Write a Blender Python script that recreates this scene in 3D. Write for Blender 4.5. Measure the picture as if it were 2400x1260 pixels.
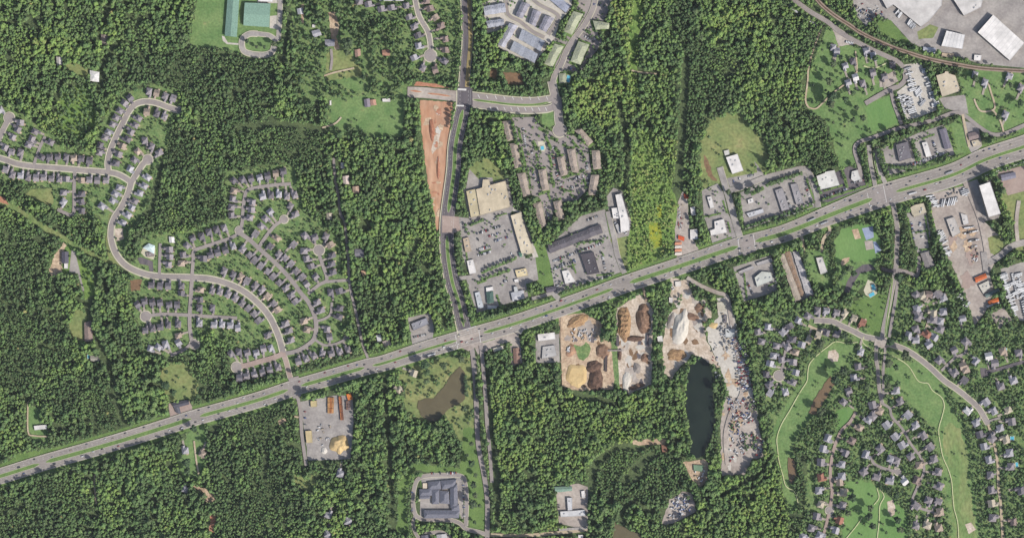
import bpy, bmesh, math, random
import numpy as np
from mathutils import Vector, Matrix, noise
from mathutils.geometry import tessellate_polygon
R = math.radians
random.seed(7)
for _o in list(bpy.data.objects): bpy.data.objects.remove(_o)
scene = bpy.context.scene
COL = scene.collection

# ---------------------------------------------------------------- camera, sky, sun, exposure
cam_d = bpy.data.cameras.new('camera'); cam = bpy.data.objects.new('camera', cam_d); COL.objects.link(cam)
cam.location = (0, 0, 7000.0); cam.rotation_euler = (0, 0, 0)
cam_d.sensor_width = 36.0; cam_d.lens = 36.0 * 7000.0 / 2400.0
cam_d.clip_start = 10.0; cam_d.clip_end = 60000.0
scene.camera = cam
SUN_DIR = Vector((0.84, -0.54, 0.0)).normalized(); SUN_EL = R(39)
sv = Vector((SUN_DIR.x * math.cos(SUN_EL), SUN_DIR.y * math.cos(SUN_EL), math.sin(SUN_EL)))
world = bpy.data.worlds.new("World"); scene.world = world; world.use_nodes = True
wn = world.node_tree; bgn = wn.nodes['Background']
sky = wn.nodes.new('ShaderNodeTexSky'); sky.sky_type = 'NISHITA'; sky.sun_disc = False
sky.sun_elevation = SUN_EL; sky.sun_rotation = math.atan2(SUN_DIR.x, SUN_DIR.y)
sky.air_density = 1.0; sky.dust_density = 2.5; sky.ozone_density = 1.0
wn.links.new(sky.outputs[0], bgn.inputs[0]); bgn.inputs[1].default_value = 0.115
sun_d = bpy.data.lights.new('sun', 'SUN'); sun = bpy.data.objects.new('sun', sun_d); COL.objects.link(sun)
sun_d.energy = 4.0; sun_d.angle = R(0.53); sun_d.color = (1.0, 0.955, 0.89)
sun.location = (800, -500, 900); sun.rotation_euler = sv.to_track_quat('Z', 'Y').to_euler()
scene.view_settings.view_transform = 'Standard'; scene.view_settings.look = 'None'
scene.view_settings.gamma = 1.0; scene.view_settings.exposure = 0.62
scene.view_settings.use_curve_mapping = False
scene.cycles.max_bounces = 4; scene.cycles.diffuse_bounces = 2; scene.cycles.glossy_bounces = 2
try: scene.cycles.use_denoising = True
except Exception: pass

# thin summer haze over the whole scene
hz = bpy.data.materials.new('summer_haze'); hz.use_nodes = True; hn = hz.node_tree
hn.nodes.remove(hn.nodes['Principled BSDF']); pv = hn.nodes.new('ShaderNodeVolumePrincipled'); pv.inputs['Color'].default_value = (0.86, 0.91, 1.0, 1); pv.inputs['Density'].default_value = 0.0000034
hn.links.new(pv.outputs[0], hn.nodes['Material Output'].inputs['Volume'])
_me = bpy.data.meshes.new('haze'); _s = 9500.0
_me.from_pydata([(-_s,-_s,-1),(_s,-_s,-1),(_s,_s,-1),(-_s,_s,-1),(-_s,-_s,7050),(_s,-_s,7050),(_s,_s,7050),(-_s,_s,7050)], [], [(3,2,1,0),(4,5,6,7),(0,1,5,4),(1,2,6,5),(2,3,7,6),(3,0,4,7)])
_me.materials.append(hz); _ho = bpy.data.objects.new('haze', _me); COL.objects.link(_ho); _ho['kind'] = 'stuff'
scene.cycles.volume_bounces = 0

# ---------------------------------------------------------------- helpers
def W(x, y, z=0.0): return Vector((x - 1200.0, 630.0 - y, z))
def srgb(r, g, b):
    f = lambda c: (c / 12.92 if c <= 0.04045 else ((c + 0.055) / 1.055) ** 2.4)
    return (f(r / 255.0), f(g / 255.0), f(b / 255.0), 1.0)
K = 0.62                                                  # photograph tone -> surface albedo
def tone(r, g, b):
    c = srgb(r, g, b); return (c[0] * K, c[1] * K, c[2] * K, 1.0)
ORD = ['first','second','third','fourth','fifth','sixth','seventh','eighth','ninth','tenth','eleventh','twelfth','thirteenth','fourteenth',
       'fifteenth','sixteenth','seventeenth','eighteenth','nineteenth','twentieth']
TENS = {2:'twenty',3:'thirty',4:'forty',5:'fifty',6:'sixty',7:'seventy',8:'eighty',9:'ninety'}
TENTH = {3:'thirtieth',4:'fortieth',5:'fiftieth',6:'sixtieth',7:'seventieth',8:'eightieth',9:'ninetieth'}
def ordn(i):
    if i < 20: return ORD[i]
    n = i + 1; t, u = divmod(n, 10)
    if n >= 100: return str(n) + 'th'
    return TENTH[t] if u == 0 else TENS[t] + '-' + ORD[u - 1]

def mat(name, c1, c2=None, scale=0.02, rough=0.9, fine=None, fscale=0.4, spec=0.2, detail=6.0, stretch=None, bump=0.0, objcol=False, c3=None, patch=None):
    """procedural material: a large patchy mix of two tones, a finer mottling on top, world-space coordinates"""
    m = bpy.data.materials.new(name); m.use_nodes = True
    nt = m.node_tree; N = nt.nodes; L = nt.links; b = N['Principled BSDF']
    b.inputs['Roughness'].default_value = rough
    b.inputs['Specular IOR Level'].default_value = spec
    geo = N.new('ShaderNodeNewGeometry'); mp = N.new('ShaderNodeMapping'); L.new(geo.outputs['Position'], mp.inputs[0])
    if stretch: mp.inputs['Rotation'].default_value = (0, 0, R(stretch[0])); mp.inputs['Scale'].default_value = (stretch[1], stretch[2], 1)
    out = None
    if objcol:
        oi = N.new('ShaderNodeObjectInfo'); base = oi.outputs['Color']
        hs = N.new('ShaderNodeHueSaturation'); L.new(base, hs.inputs['Color']); hs.inputs['Value'].default_value = 1.0
        ns = N.new('ShaderNodeTexNoise'); ns.inputs['Scale'].default_value = scale; ns.inputs['Detail'].default_value = detail; L.new(mp.outputs[0], ns.inputs[0])
        mr = N.new('ShaderNodeMapRange'); mr.inputs[1].default_value = 0.3; mr.inputs[2].default_value = 0.7; mr.inputs[3].default_value = 0.78; mr.inputs[4].default_value = 1.15
        L.new(ns.outputs[0], mr.inputs[0]); L.new(mr.outputs[0], hs.inputs['Value']); out = hs.outputs[0]
    else:
        ns = N.new('ShaderNodeTexNoise'); ns.inputs['Scale'].default_value = scale; ns.inputs['Detail'].default_value = detail; ns.inputs['Roughness'].default_value = 0.62
        L.new(mp.outputs[0], ns.inputs[0])
        cr = N.new('ShaderNodeValToRGB'); L.new(ns.outputs[0], cr.inputs[0])
        cr.color_ramp.elements[0].position = 0.36; cr.color_ramp.elements[0].color = c1
        cr.color_ramp.elements[1].position = 0.64; cr.color_ramp.elements[1].color = c2 or c1
        if c3:
            e = cr.color_ramp.elements.new(0.74); e.color = c3
        out = cr.outputs[0]
    if fine:
        n2 = N.new('ShaderNodeTexNoise'); n2.inputs['Scale'].default_value = fscale; n2.inputs['Detail'].default_value = 4; L.new(mp.outputs[0], n2.inputs[0])
        m2 = N.new('ShaderNodeMapRange'); m2.inputs[1].default_value = 0.3; m2.inputs[2].default_value = 0.7; m2.inputs[3].default_value = 1 - fine; m2.inputs[4].default_value = 1 + fine
        L.new(n2.outputs[0], m2.inputs[0])
        h2 = N.new('ShaderNodeHueSaturation'); L.new(out, h2.inputs['Color']); L.new(m2.outputs[0], h2.inputs['Value']); out = h2.outputs[0]
    L.new(out, b.inputs['Base Color'])
    if bump:
        bp = N.new('ShaderNodeBump'); bp.inputs['Strength'].default_value = bump; bp.inputs['Distance'].default_value = 1.0
        n3 = N.new('ShaderNodeTexNoise'); n3.inputs['Scale'].default_value = 0.25; n3.inputs['Detail'].default_value = 5; L.new(mp.outputs[0], n3.inputs[0])
        L.new(n3.outputs[0], bp.inputs['Height']); L.new(bp.outputs[0], b.inputs['Normal'])
    return m

M = {}
M['floor'] = mat('forest_floor', tone(70, 84, 58), tone(98, 114, 74), 0.03, fine=0.35, fscale=0.25)
M['lawn'] = mat('lawn_grass', tone(100, 132, 78), tone(126, 150, 94), 0.03, fine=0.22, fscale=0.2, c3=tone(146, 150, 100))
M['yard'] = mat('yard_grass', tone(96, 126, 76), tone(132, 150, 96), 0.07, fine=0.34, fscale=0.25, c3=tone(164, 152, 116))
M['green'] = mat('mown_grass', tone(104, 142, 80), tone(122, 154, 92), 0.02, fine=0.1, fscale=0.3, stretch=(20, 1, 0.4))
M['verge'] = mat('verge_grass', tone(96, 124, 68), tone(116, 142, 80), 0.03, fine=0.2, fscale=0.3)
M['meadow'] = mat('rough_meadow', tone(118, 136, 84), tone(146, 150, 98), 0.022, fine=0.25, fscale=0.15, c3=tone(160, 152, 108))
M['heath'] = mat('dry_heath', tone(114, 140, 84), tone(144, 152, 100), 0.025, fine=0.25, fscale=0.15, stretch=(75, 1, 0.5), c3=tone(176, 160, 122))
M['moss'] = mat('bright_scrub', tone(100, 132, 66), tone(130, 154, 82), 0.03, fine=0.34, fscale=0.15)
M['yellow'] = mat('yellow_flowers', tone(120, 144, 64), tone(172, 172, 56), 0.08, fine=0.25, fscale=0.3)
M['red'] = mat('red_soil', tone(182, 134, 104), tone(204, 166, 138), 0.035, fine=0.16, fscale=0.12, stretch=(8, 1, 0.3), c3=tone(208, 172, 146))
M['redd'] = mat('bare_red_soil', tone(180, 124, 98), tone(192, 142, 116), 0.05, fine=0.15, fscale=0.2)
M['brown'] = mat('brown_soil', tone(140, 112, 86), tone(122, 98, 76), 0.06, fine=0.2, fscale=0.2)
M['tan'] = mat('tan_earth', tone(176, 150, 126), tone(208, 186, 158), 0.05, fine=0.22, fscale=0.2, c3=tone(216, 202, 182))
M['sand'] = mat('pale_sand', tone(186, 168, 148), tone(214, 200, 184), 0.05, fine=0.2, fscale=0.2, c3=tone(224, 214, 202))
M['gravel'] = mat('gravel_yard', tone(160, 148, 140), tone(188, 178, 168), 0.02, fine=0.16, fscale=0.15, c3=tone(198, 188, 172))
M['pale'] = mat('pale_concrete', tone(190, 184, 174), tone(208, 202, 192), 0.025, fine=0.1, fscale=0.2)
M['lot'] = mat('lot_asphalt', tone(146, 140, 137), tone(176, 170, 164), 0.03, fine=0.12, fscale=0.2)
M['street'] = mat('street_asphalt', tone(148, 140, 137), tone(164, 155, 150), 0.03, fine=0.06, fscale=0.2)
M['highway'] = mat('highway_asphalt', tone(142, 135, 130), tone(168, 160, 153), 0.02, fine=0.09, fscale=0.25, stretch=(-17, 0.25, 2.4))
M['patch'] = mat('patched_asphalt', tone(128, 122, 120), tone(142, 136, 132), 0.1, fine=0.1)
M['dark'] = mat('new_dark_asphalt', tone(94, 90, 96), tone(118, 110, 112), 0.03, fine=0.1, fscale=0.2, stretch=(5, 1.8, 0.25))
M['pink'] = mat('worn_pinkish_asphalt', tone(162, 142, 134), tone(176, 158, 148), 0.03, fine=0.08, fscale=0.2)
M['walk'] = mat('pale_kerb_concrete', tone(212, 206, 184), tone(196, 192, 166), 0.05, fine=0.08)
M['drivec'] = mat('drive_concrete', tone(180, 172, 158), tone(160, 150, 140), 0.2, fine=0.1)
M['path'] = mat('pale_path', tone(196, 200, 150), tone(208, 208, 166), 0.05, fine=0.08)
M['track'] = mat('dirt_track', tone(186, 168, 142), tone(198, 184, 160), 0.05, fine=0.1)
M['paint'] = mat('white_road_paint', tone(226, 224, 220), tone(210, 208, 204), 0.1)
M['rail'] = mat('rail_ballast', tone(150, 132, 120), tone(168, 150, 136), 0.03, fine=0.12, fscale=0.3)
M['steel'] = mat('rusty_rail_steel', tone(110, 84, 70), tone(128, 100, 84), 0.2)
M['wood'] = mat('sleeper_timber', tone(92, 78, 68), tone(110, 94, 80), 0.2)
M['flat'] = mat('flat_roof', None, None, 0.05, objcol=True, fine=0.05, fscale=0.3)
M['shingle'] = mat('shingle_roof', None, None, 0.35, objcol=True, fine=0.12, fscale=0.8)
M['wall'] = mat('wall_render', None, None, 0.2, objcol=True)
M['unit'] = mat('metal_unit', tone(180, 180, 182), tone(200, 200, 200), 0.5, rough=0.5)
M['glass'] = mat('dark_window_glass', (0.03, 0.04, 0.05, 1), (0.05, 0.06, 0.07, 1), 0.5, rough=0.15, spec=0.5)
M['bark'] = mat('tree_bark', (0.06, 0.045, 0.03, 1), (0.09, 0.07, 0.05, 1), 0.5)
M['car'] = mat('car_paint', None, None, 0.3, objcol=True, rough=0.35, spec=0.5)
M['rubber'] = mat('tyre_rubber', (0.02, 0.02, 0.02, 1), (0.03, 0.03, 0.03, 1), 1.0)
M['tennis'] = mat('blue_court', tone(148, 160, 186), tone(162, 172, 196), 0.1, fine=0.04)
def watermat(name, col, rough, c2=None):
    m = mat(name, col, c2 or col, 0.03, rough=rough, spec=0.3, bump=0.15); return m
M['water_dark'] = watermat('dark_lake_water', (0.006, 0.012, 0.009, 1), 0.3, (0.010, 0.017, 0.012, 1))
M['water_brown'] = watermat('murky_pond_water', tone(100, 92, 70), 0.3, tone(110, 102, 78))
M['water_mud'] = watermat('muddy_brown_water', tone(128, 108, 82), 0.3, tone(118, 98, 76))
M['pool'] = watermat('clear_blue_pool_water', tone(86, 178, 206), 0.1, tone(110, 196, 214))

def newobj(name, me, parent=None, **p):
    o = bpy.data.objects.new(name, me); COL.objects.link(o)
    if parent is not None: o.parent = parent
    for k, v in p.items(): o[k] = v
    return o
def mesh(name, verts, faces, mats, fm=None, smooth=False):
    me = bpy.data.meshes.new(name); me.from_pydata([tuple(v) for v in verts], [], faces)
    for m_ in (mats if isinstance(mats, (list, tuple)) else [mats]): me.materials.append(m_)
    if fm is not None: me.polygons.foreach_set('material_index', fm)
    if smooth: me.polygons.foreach_set('use_smooth', [True] * len(me.polygons))
    me.update(); return me
class MB:
    def __init__(s): s.v = []; s.f = []; s.m = []
    def add(s, vs, fs, mi=0):
        o = len(s.v); s.v += [tuple(v) for v in vs]
        for f in fs: s.f.append([i + o for i in f]); s.m.append(mi)
    def box(s, x0, x1, y0, y1, z0, z1, mi=0):
        s.add([(x0,y0,z0),(x1,y0,z0),(x1,y1,z0),(x0,y1,z0),(x0,y0,z1),(x1,y0,z1),(x1,y1,z1),(x0,y1,z1)],
              [(3,2,1,0),(4,5,6,7),(0,1,5,4),(1,2,6,5),(2,3,7,6),(3,0,4,7)], mi)
    def obox(s, c, ax, hl, hw, z0, z1, mi=0):
        a = math.atan2(ax[1], ax[0]); ca, sa = math.cos(a), math.sin(a)
        p = [(c[0] + ca * u - sa * v, c[1] + sa * u + ca * v) for u, v in ((-hl,-hw),(hl,-hw),(hl,hw),(-hl,hw))]
        s.add([(x, y, z0) for x, y in p] + [(x, y, z1) for x, y in p], [(3,2,1,0),(4,5,6,7),(0,1,5,4),(1,2,6,5),(2,3,7,6),(3,0,4,7)], mi)
    def mesh(s, name, mats): return mesh(name, s.v, s.f, mats, s.m)

# ---------------------------------------------------------------- raster of where trees may stand (pixel grid = metres)
OX, OY, GW, GH = 100, 100, 2600, 1460
DENS = np.ones((GH, GW), np.float32)          # 1 = closed woodland
SIZE = np.ones((GH, GW), np.float32)          # crown scale
TINT = np.full((GH, GW), 0.42, np.float32)
def fill(poly, arr, val, grow=0.0):
    P = np.array(poly, float); c = P.mean(0)
    if grow:
        d = P - c; n = np.linalg.norm(d, axis=1, keepdims=True) + 1e-6; P = c + d * (n + grow * 1.25) / n
    x0 = int(max(P[:, 0].min() + OX, 0)); x1 = int(min(P[:, 0].max() + OX + 1, GW)); y0 = int(max(P[:, 1].min() + OY, 0)); y1 = int(min(P[:, 1].max() + OY + 1, GH))
    if x1 <= x0 or y1 <= y0: return
    X, Y = np.meshgrid(np.arange(x0, x1) - OX + 0.5, np.arange(y0, y1) - OY + 0.5)
    ins = np.zeros(X.shape, bool); n = len(P)
    for i in range(n):
        xa, ya = P[i]; xb, yb = P[(i + 1) % n]
        if ya == yb: continue
        ins ^= ((ya > Y) != (yb > Y)) & (X < (xb - xa) * (Y - ya) / (yb - ya) + xa)
    arr[y0:y1, x0:x1][ins] = val
def disc(x, y, r, arr, val):
    x0 = int(max(x - r + OX, 0)); x1 = int(min(x + r + OX + 1, GW)); y0 = int(max(y - r + OY, 0)); y1 = int(min(y + r + OY + 1, GH))
    if x1 <= x0 or y1 <= y0: return
    X, Y = np.meshgrid(np.arange(x0, x1) - OX + 0.5, np.arange(y0, y1) - OY + 0.5)
    arr[y0:y1, x0:x1][(X - x) ** 2 + (Y - y) ** 2 < r * r] = val

_z = [0.02]
def nextz(step=0.003): _z[0] += step; return _z[0]
def level(z): _z[0] = max(_z[0], z)

def densify(poly, step, jag, seed=0.0):
    out = []; n = len(poly)
    for i in range(n):
        a = poly[i]; b = poly[(i + 1) % n]; L = math.hypot(b[0]-a[0], b[1]-a[1]); k = max(1, int(L / step))
        for j in range(k):
            t = j / k; x = a[0] + (b[0]-a[0]) * t; y = a[1] + (b[1]-a[1]) * t
            if jag:
                nv = noise.noise_vector(Vector((x * 0.09, y * 0.09, seed))) + 0.5 * noise.noise_vector(Vector((x * 0.3, y * 0.3, seed)))
                x += nv.x * jag * 1.6; y += nv.y * jag * 1.6
            out.append((x, y))
    return out
def sheet(name, poly, m, jag=0.0, z=None, dens=None, size=None, grow=0.0, **p):
    """a flat patch of ground, photograph metres in, lying a little above the patch under it"""
    if z is None: z = nextz()
    q = densify(poly, 4.0 if jag else 60.0, jag, len(bpy.data.objects) * 0.37) if jag else poly
    vs = [W(x, y, z) for x, y in q]
    tris = tessellate_polygon([vs])
    fs = []
    for t in tris:
        a, b, c = (vs[i] for i in t)
        fs.append(t if (b - a).cross(c - a).z > 0 else (t[0], t[2], t[1]))
    me = mesh(name, vs, fs, m)
    if dens is not None: fill(q, DENS, dens, grow)
    if size is not None: fill(q, SIZE, size)
    return newobj(name, me, None, kind='structure', **p)

def smooth_line(pts, step=4.0):
    """Catmull-Rom through (x, y[, w])"""
    P = [tuple(p) for p in pts]; n = len(P); D = len(P[0])
    out = []
    for i in range(n - 1):
        p0 = P[max(i - 1, 0)]; p1 = P[i]; p2 = P[i + 1]; p3 = P[min(i + 2, n - 1)]
        L = math.hypot(p2[0]-p1[0], p2[1]-p1[1]); k = max(1, int(L / step))
        for j in range(k):
            t = j / k
            out.append(tuple(0.5 * ((2*p1[d]) + (-p0[d]+p2[d])*t + (2*p0[d]-5*p1[d]+4*p2[d]-p3[d])*t*t + (-p0[d]+3*p1[d]-3*p2[d]+p3[d])*t**3) for d in range(D)))
    out.append(P[-1]); return out
def strip(line, w0, w1, z, mb, mi=0):
    """quads along a line between lateral offsets w0 and w1 (to the right of travel, in the photo's y-down frame)"""
    n = len(line); L = []; 
    for i in range(n):
        a = line[max(i-1, 0)]; b = line[min(i+1, n-1)]; dx, dy = b[0]-a[0], b[1]-a[1]; l = math.hypot(dx, dy) or 1
        nx, ny = -dy / l, dx / l
        o0 = w0(i) if callable(w0) else w0; o1 = w1(i) if callable(w1) else w1
        x, y = line[i][0], line[i][1]
        L.append((W(x + nx * o0, y + ny * o0, z), W(x + nx * o1, y + ny * o1, z)))
    vs = [v for p in L for v in p]
    fs = []
    for i in range(n - 1):
        a, b, c, d = 2*i, 2*i+1, 2*i+3, 2*i+2
        v = (Vector(vs[b]) - Vector(vs[a])).cross(Vector(vs[d]) - Vector(vs[a]))
        fs.append((a, b, c, d) if v.z > 0 else (d, c, b, a))
    mb.add(vs, fs, mi)
ROADS = []       # (name, smoothed line, width, houses face it)
def road(name, pts, w, m, walk=0.0, front=False, margin=2.5, label=None, z=None, trees=None):
    line = smooth_line(pts); wf = (lambda i: line[i][2]) if len(pts[0]) > 2 else (lambda i: w)
    ROADS.append([name, line, w, m, walk, front, wf, trees])
    for i, p in enumerate(line): disc(p[0], p[1], wf(i) / 2 + walk + margin, DENS, 0)
    return line
# ---------------------------------------------------------------- ground
g = mesh('terrain', [(-9000,-9000,0),(9000,-9000,0),(9000,9000,0),(-9000,9000,0)], [(0,1,2,3)], M['floor'])
newobj('terrain', g, None, kind='structure')
# neighbourhood and field patches: (name, material, tree density, crown size, polygon)
PATCH = [
 ('estate_lawn','yard',.22,.5,[(-60,250),(30,255),(60,275),(100,300),(140,325),(150,350),(225,355),(225,325),(240,290),(270,240),(290,215),(330,210),(345,196),(400,206),(420,225),(425,262),(400,290),(392,340),(385,370),(366,400),(350,460),(325,520),(300,545),(292,570),(300,600),(262,600),(250,560),(232,505),(200,510),(160,508),(125,490),(120,440),(60,430),(-60,425)]),
 ('estate_lawn','yard',.24,.5,[(330,560),(380,545),(440,545),(480,525),(545,512),(530,470),(530,400),(600,393),(690,385),(702,440),(715,500),(760,530),(800,560),(800,640),(825,670),(815,760),(800,790),(835,815),(700,858),(690,870),(560,897),(535,840),(530,815),(460,815),(400,838),(340,830),(325,760),(305,700),(310,650),(290,625),(330,600)]),
 ('estate_lawn','yard',.5,.9,[(1770,730),(1900,712),(2000,712),(2060,700),(2100,660),(2262,690),(2290,770),(2460,765),(2460,1320),(1868,1320),(1885,1190),(1895,1060),(1862,1040),(1800,1000),(1775,900)]),
 ('farm_lawn','lawn',.045,1.0,[(1885,210),(1900,160),(1925,100),(1940,60),(2000,110),(2040,115),(2090,145),(2115,185),(2080,205),(2020,240),(2090,222),(2105,260),(2110,290),(2012,332),(2008,385),(1965,392),(1955,340),(1935,280),(1890,255)]),
 ('village_lawn','lawn',.05,.7,[(2245,165),(2440,160),(2440,300),(2340,320),(2300,300),(2262,275),(2252,200)]),
 ('rural_lawn','yard',.4,1.0,[(680,-40),(835,-40),(850,60),(950,60),(960,200),(940,322),(770,322),(765,225),(700,250),(690,180)]),
 ('estate_lawn','yard',.42,.7,[(835,-40),(1078,-40),(1078,60),(1066,190),(985,190),(955,150),(940,50),(840,32)]),
 ('school_lawn','lawn',.0,.6,[(470,-60),(660,-60),(655,120),(625,134),(560,122),(520,115),(445,108)]),
 ('field','lawn',.0,.7,[(775,185),(845,185),(850,205),(832,215),(770,190),(768,185)]),
 ('field','lawn',.02,.7,[(775,228),(850,225),(900,232),(946,240),(944,318),(880,320),(845,300),(775,305)]),
 ('paddock','meadow',.03,.8,[(765,125),(800,110),(835,140),(855,180),(770,190)]),
 ('clearing','meadow',.02,.8,[(140,150),(180,148),(215,165),(205,180),(160,168)]),
 ('clearing','moss',.5,.8,[(140,215),(200,190),(220,230),(235,290),(190,330),(130,300)]),
 ('clearing','moss',.12,.7,[(150,570),(165,570),(215,640),(225,690),(200,705),(185,640),(130,645)]),
 ('clearing','tan',.0,.7,[(150,568),(158,575),(148,600),(147,640),(118,648),(117,630),(130,590)]),
 ('clearing','meadow',.0,.7,[(185,725),(205,735),(210,770),(190,800),(170,795),(158,755)]),
 ('field','meadow',.03,.9,[(378,860),(440,845),(445,870),(463,890),(462,930),(420,940),(395,935),(380,900)]),
 ('clearing','lawn',.0,.7,[(64,950),(95,955),(100,1000),(112,1010),(118,1040),(75,1030),(64,990)]),
 ('clearing','lawn',.03,.9,[(420,1050),(452,1000),(478,1000),(486,1040),(478,1100),(465,1120),(430,1115),(415,1080)]),
 ('verge','verge',.0,.6,[(100,1050),(138,1052),(118,1072),(20,1100),(10,1085),(40,1065)]),
 ('clearing','tan',.0,.7,[(445,1135),(470,1140),(492,1150),(508,1168),(500,1178),(482,1175),(470,1165),(488,1163)]),
 ('clearing','redd',.0,.7,[(492,1205),(508,1205),(502,1248),(490,1245)]),
 ('clearing','meadow',.15,.8,[(690,1110),(745,1120),(735,1150),(690,1140)]),
 ('pond_meadow','meadow',.10,.8,[(935,860),(975,848),(1070,835),(1105,838),(1105,880),(1112,1000),(1085,1050),(1040,960),(1010,990),(960,985),(948,950),(955,900),(930,885)]),
 ('verge','verge',.02,.6,[(1086,1000),(1120,1000),(1145,1240),(1100,1238),(1090,1120),(970,1100),(952,1160),(958,1250),(930,1250),(935,1130),(970,1085),(1080,1095)]),
 ('scrub','moss',.5,.6,[(1480,-30),(1508,-30),(1502,60),(1488,140),(1500,200),(1494,260),(1476,200),(1472,100)]),
 ('wild_meadow','moss',.6,.62,[(1455,560),(1480,500),(1480,350),(1520,300),(1560,380),(1595,500),(1570,590),(1520,620),(1475,635)]),
 ('field','meadow',.0,.6,[(1432,560),(1470,555),(1470,625),(1455,635)]),
 ('field','meadow',.01,.8,[(1642,330),(1665,285),(1700,265),(1740,268),(1760,300),(1792,325),(1800,380),(1792,410),(1760,402),(1700,425),(1645,440),(1640,400)]),
 ('worn_strip','brown',.0,.6,[(1650,365),(1658,370),(1672,410),(1680,425),(1665,422),(1655,400)]),
 ('flowers','yellow',.08,.6,[(1524,520),(1548,518),(1552,575),(1535,582),(1518,560)]),
 ('verge','verge',.05,.6,[(1255,575),(1278,572),(1290,600),(1302,655),(1290,672),(1262,668),(1252,610)]),
 ('mall_verge','meadow',.06,.7,[(1100,385),(1150,370),(1178,400),(1186,425),(1145,430),(1112,412),(1098,395)]),
 ('verge','lawn',.02,.7,[(2214,296),(2250,276),(2258,300),(2272,352),(2240,364),(2230,345)]),
 ('field','green',.0,.7,[(2026,250),(2086,224),(2104,262),(2108,288),(2040,312)]),
 ('flowers','moss',.35,.5,[(1530,470),(1552,460),(1560,520),(1540,525)]),
 ('flowers','yellow',.3,.5,[(1538,485),(1550,480),(1554,510),(1542,512)]),
 ('ball_field','green',.0,.7,[(1955,565),(1972,535),(2010,525),(2045,525),(2066,560),(2064,604),(2040,615),(1990,622),(1958,612)]),
 ('park_lawn','lawn',.12,.8,[(1960,612),(2050,612),(2060,650),(1990,690),(1965,670)]),
 ('church_lawn','lawn',.04,.7,[(1888,585),(1935,588),(1952,640),(1950,670),(1915,675),(1895,630)]),
 ('verge','verge',.05,.6,[(1795,555),(1925,515),(1935,530),(1880,560),(1830,580)]),
 ('fairway','lawn',.02,.8,[(1900,850),(1935,815),(1965,800),(2030,800),(2040,812),(2000,832),(1975,870),(1955,872),(1945,908),(1915,945),(1905,972),(1880,1005),(1862,1040),(1852,1080),(1852,1120),(1865,1150),(1872,1190),(1855,1202),(1835,1150),(1825,1080),(1806,1040),(1814,1000),(1846,940),(1882,890)]),
 ('fairway','lawn',.01,.8,[(2072,835),(2125,850),(2160,850),(2190,880),(2215,905),(2222,940),(2245,980),(2255,1010),(2275,1055),(2276,1120),(2290,1200),(2300,1300),(2232,1300),(2225,1190),(2208,1100),(2198,1010),(2170,985),(2150,960),(2110,925),(2078,890)]),
 ('rough_grass','heath',.01,.8,[(2208,1010),(2225,985),(2248,1005),(2268,1055),(2270,1120),(2285,1210),(2292,1290),(2245,1290),(2232,1190),(2226,1100),(2212,1050)]),
 ('fairway','green',.03,.9,[(1980,1130),(2010,1120),(2042,1130),(2065,1150),(2095,1170),(2125,1200),(2130,1300),(1970,1300),(1978,1210),(1992,1190),(1988,1160)]),
 ('lawn','green',.0,.8,[(1972,955),(2000,950),(2002,972),(1972,1010),(1960,1005),(1955,970)]),
 ('verge','verge',.0,.6,[(2062,48),(2086,48),(2137,102),(2105,98),(2080,90),(2055,68)]),
 ('verge','verge',.0,.6,[(2350,-40),(2460,-40),(2460,80),(2400,50),(2366,10)]),
 ('verge','meadow',.0,.6,[(2345,450),(2400,445),(2440,440),(2440,600),(2385,590),(2375,520),(2350,470)]),
 ('verge','verge',.1,.6,[(1985,715),(2020,700),(2045,690),(2090,690),(2070,780),(2050,788)]),
]
for nm, mk, dn, szz, pl in PATCH:
    sheet(nm, pl, M[mk], jag=5.0 if mk in ('heath', 'meadow', 'moss') else 3.0, dens=dn, size=szz)
# woodland left standing inside the patches, and thickets with their own tone (density, size, tint, polygon)
WOOD = [
 (1,1,.3,[(462,775),(530,778),(560,800),(535,830),(545,895),(470,930),(450,860),(400,840),(460,820)]),
 (.9,.8,.3,[(700,856),(830,830),(845,828),(850,838),(700,880)]),
 (1,1,.25,[(1955,530),(2000,510),(2070,505),(2078,560),(2080,640),(2066,640),(2064,560),(2040,524),(1995,524),(1970,540),(1952,575),(1955,650),(1940,650),(1930,570)]),
 (1,1,.3,[(2088,520),(2098,530),(2092,640),(2084,640),(2082,560)]), (1,1,.2,[(2106,490),(2120,490),(2135,560),(2145,630),(2118,632),(2112,560)]),
 (1,1,.3,[(2166,480),(2182,500),(2190,560),(2230,650),(2255,700),(2262,760),(2235,760),(2215,690),(2180,600),(2172,540)]),
 (1,1,.28,[(2318,420),(2335,430),(2350,500),(2385,560),(2378,580),(2355,575),(2338,500)]),
 (1,1,.3,[(1905,980),(1960,965),(1975,1005),(1930,1010),(1885,1060),(1880,1130),(1900,1180),(1870,1250),(1845,1215),(1870,1180),(1852,1110),(1862,1030)]),
 (.9,.8,.3,[(2215,905),(2240,945),(2262,1000),(2285,1060),(2276,1100),(2262,1020),(2240,960),(2222,930)]),
]
for dn, sz_, tt, pl in WOOD: fill(pl, DENS, dn); fill(pl, SIZE, sz_); fill(pl, TINT, tt)
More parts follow.
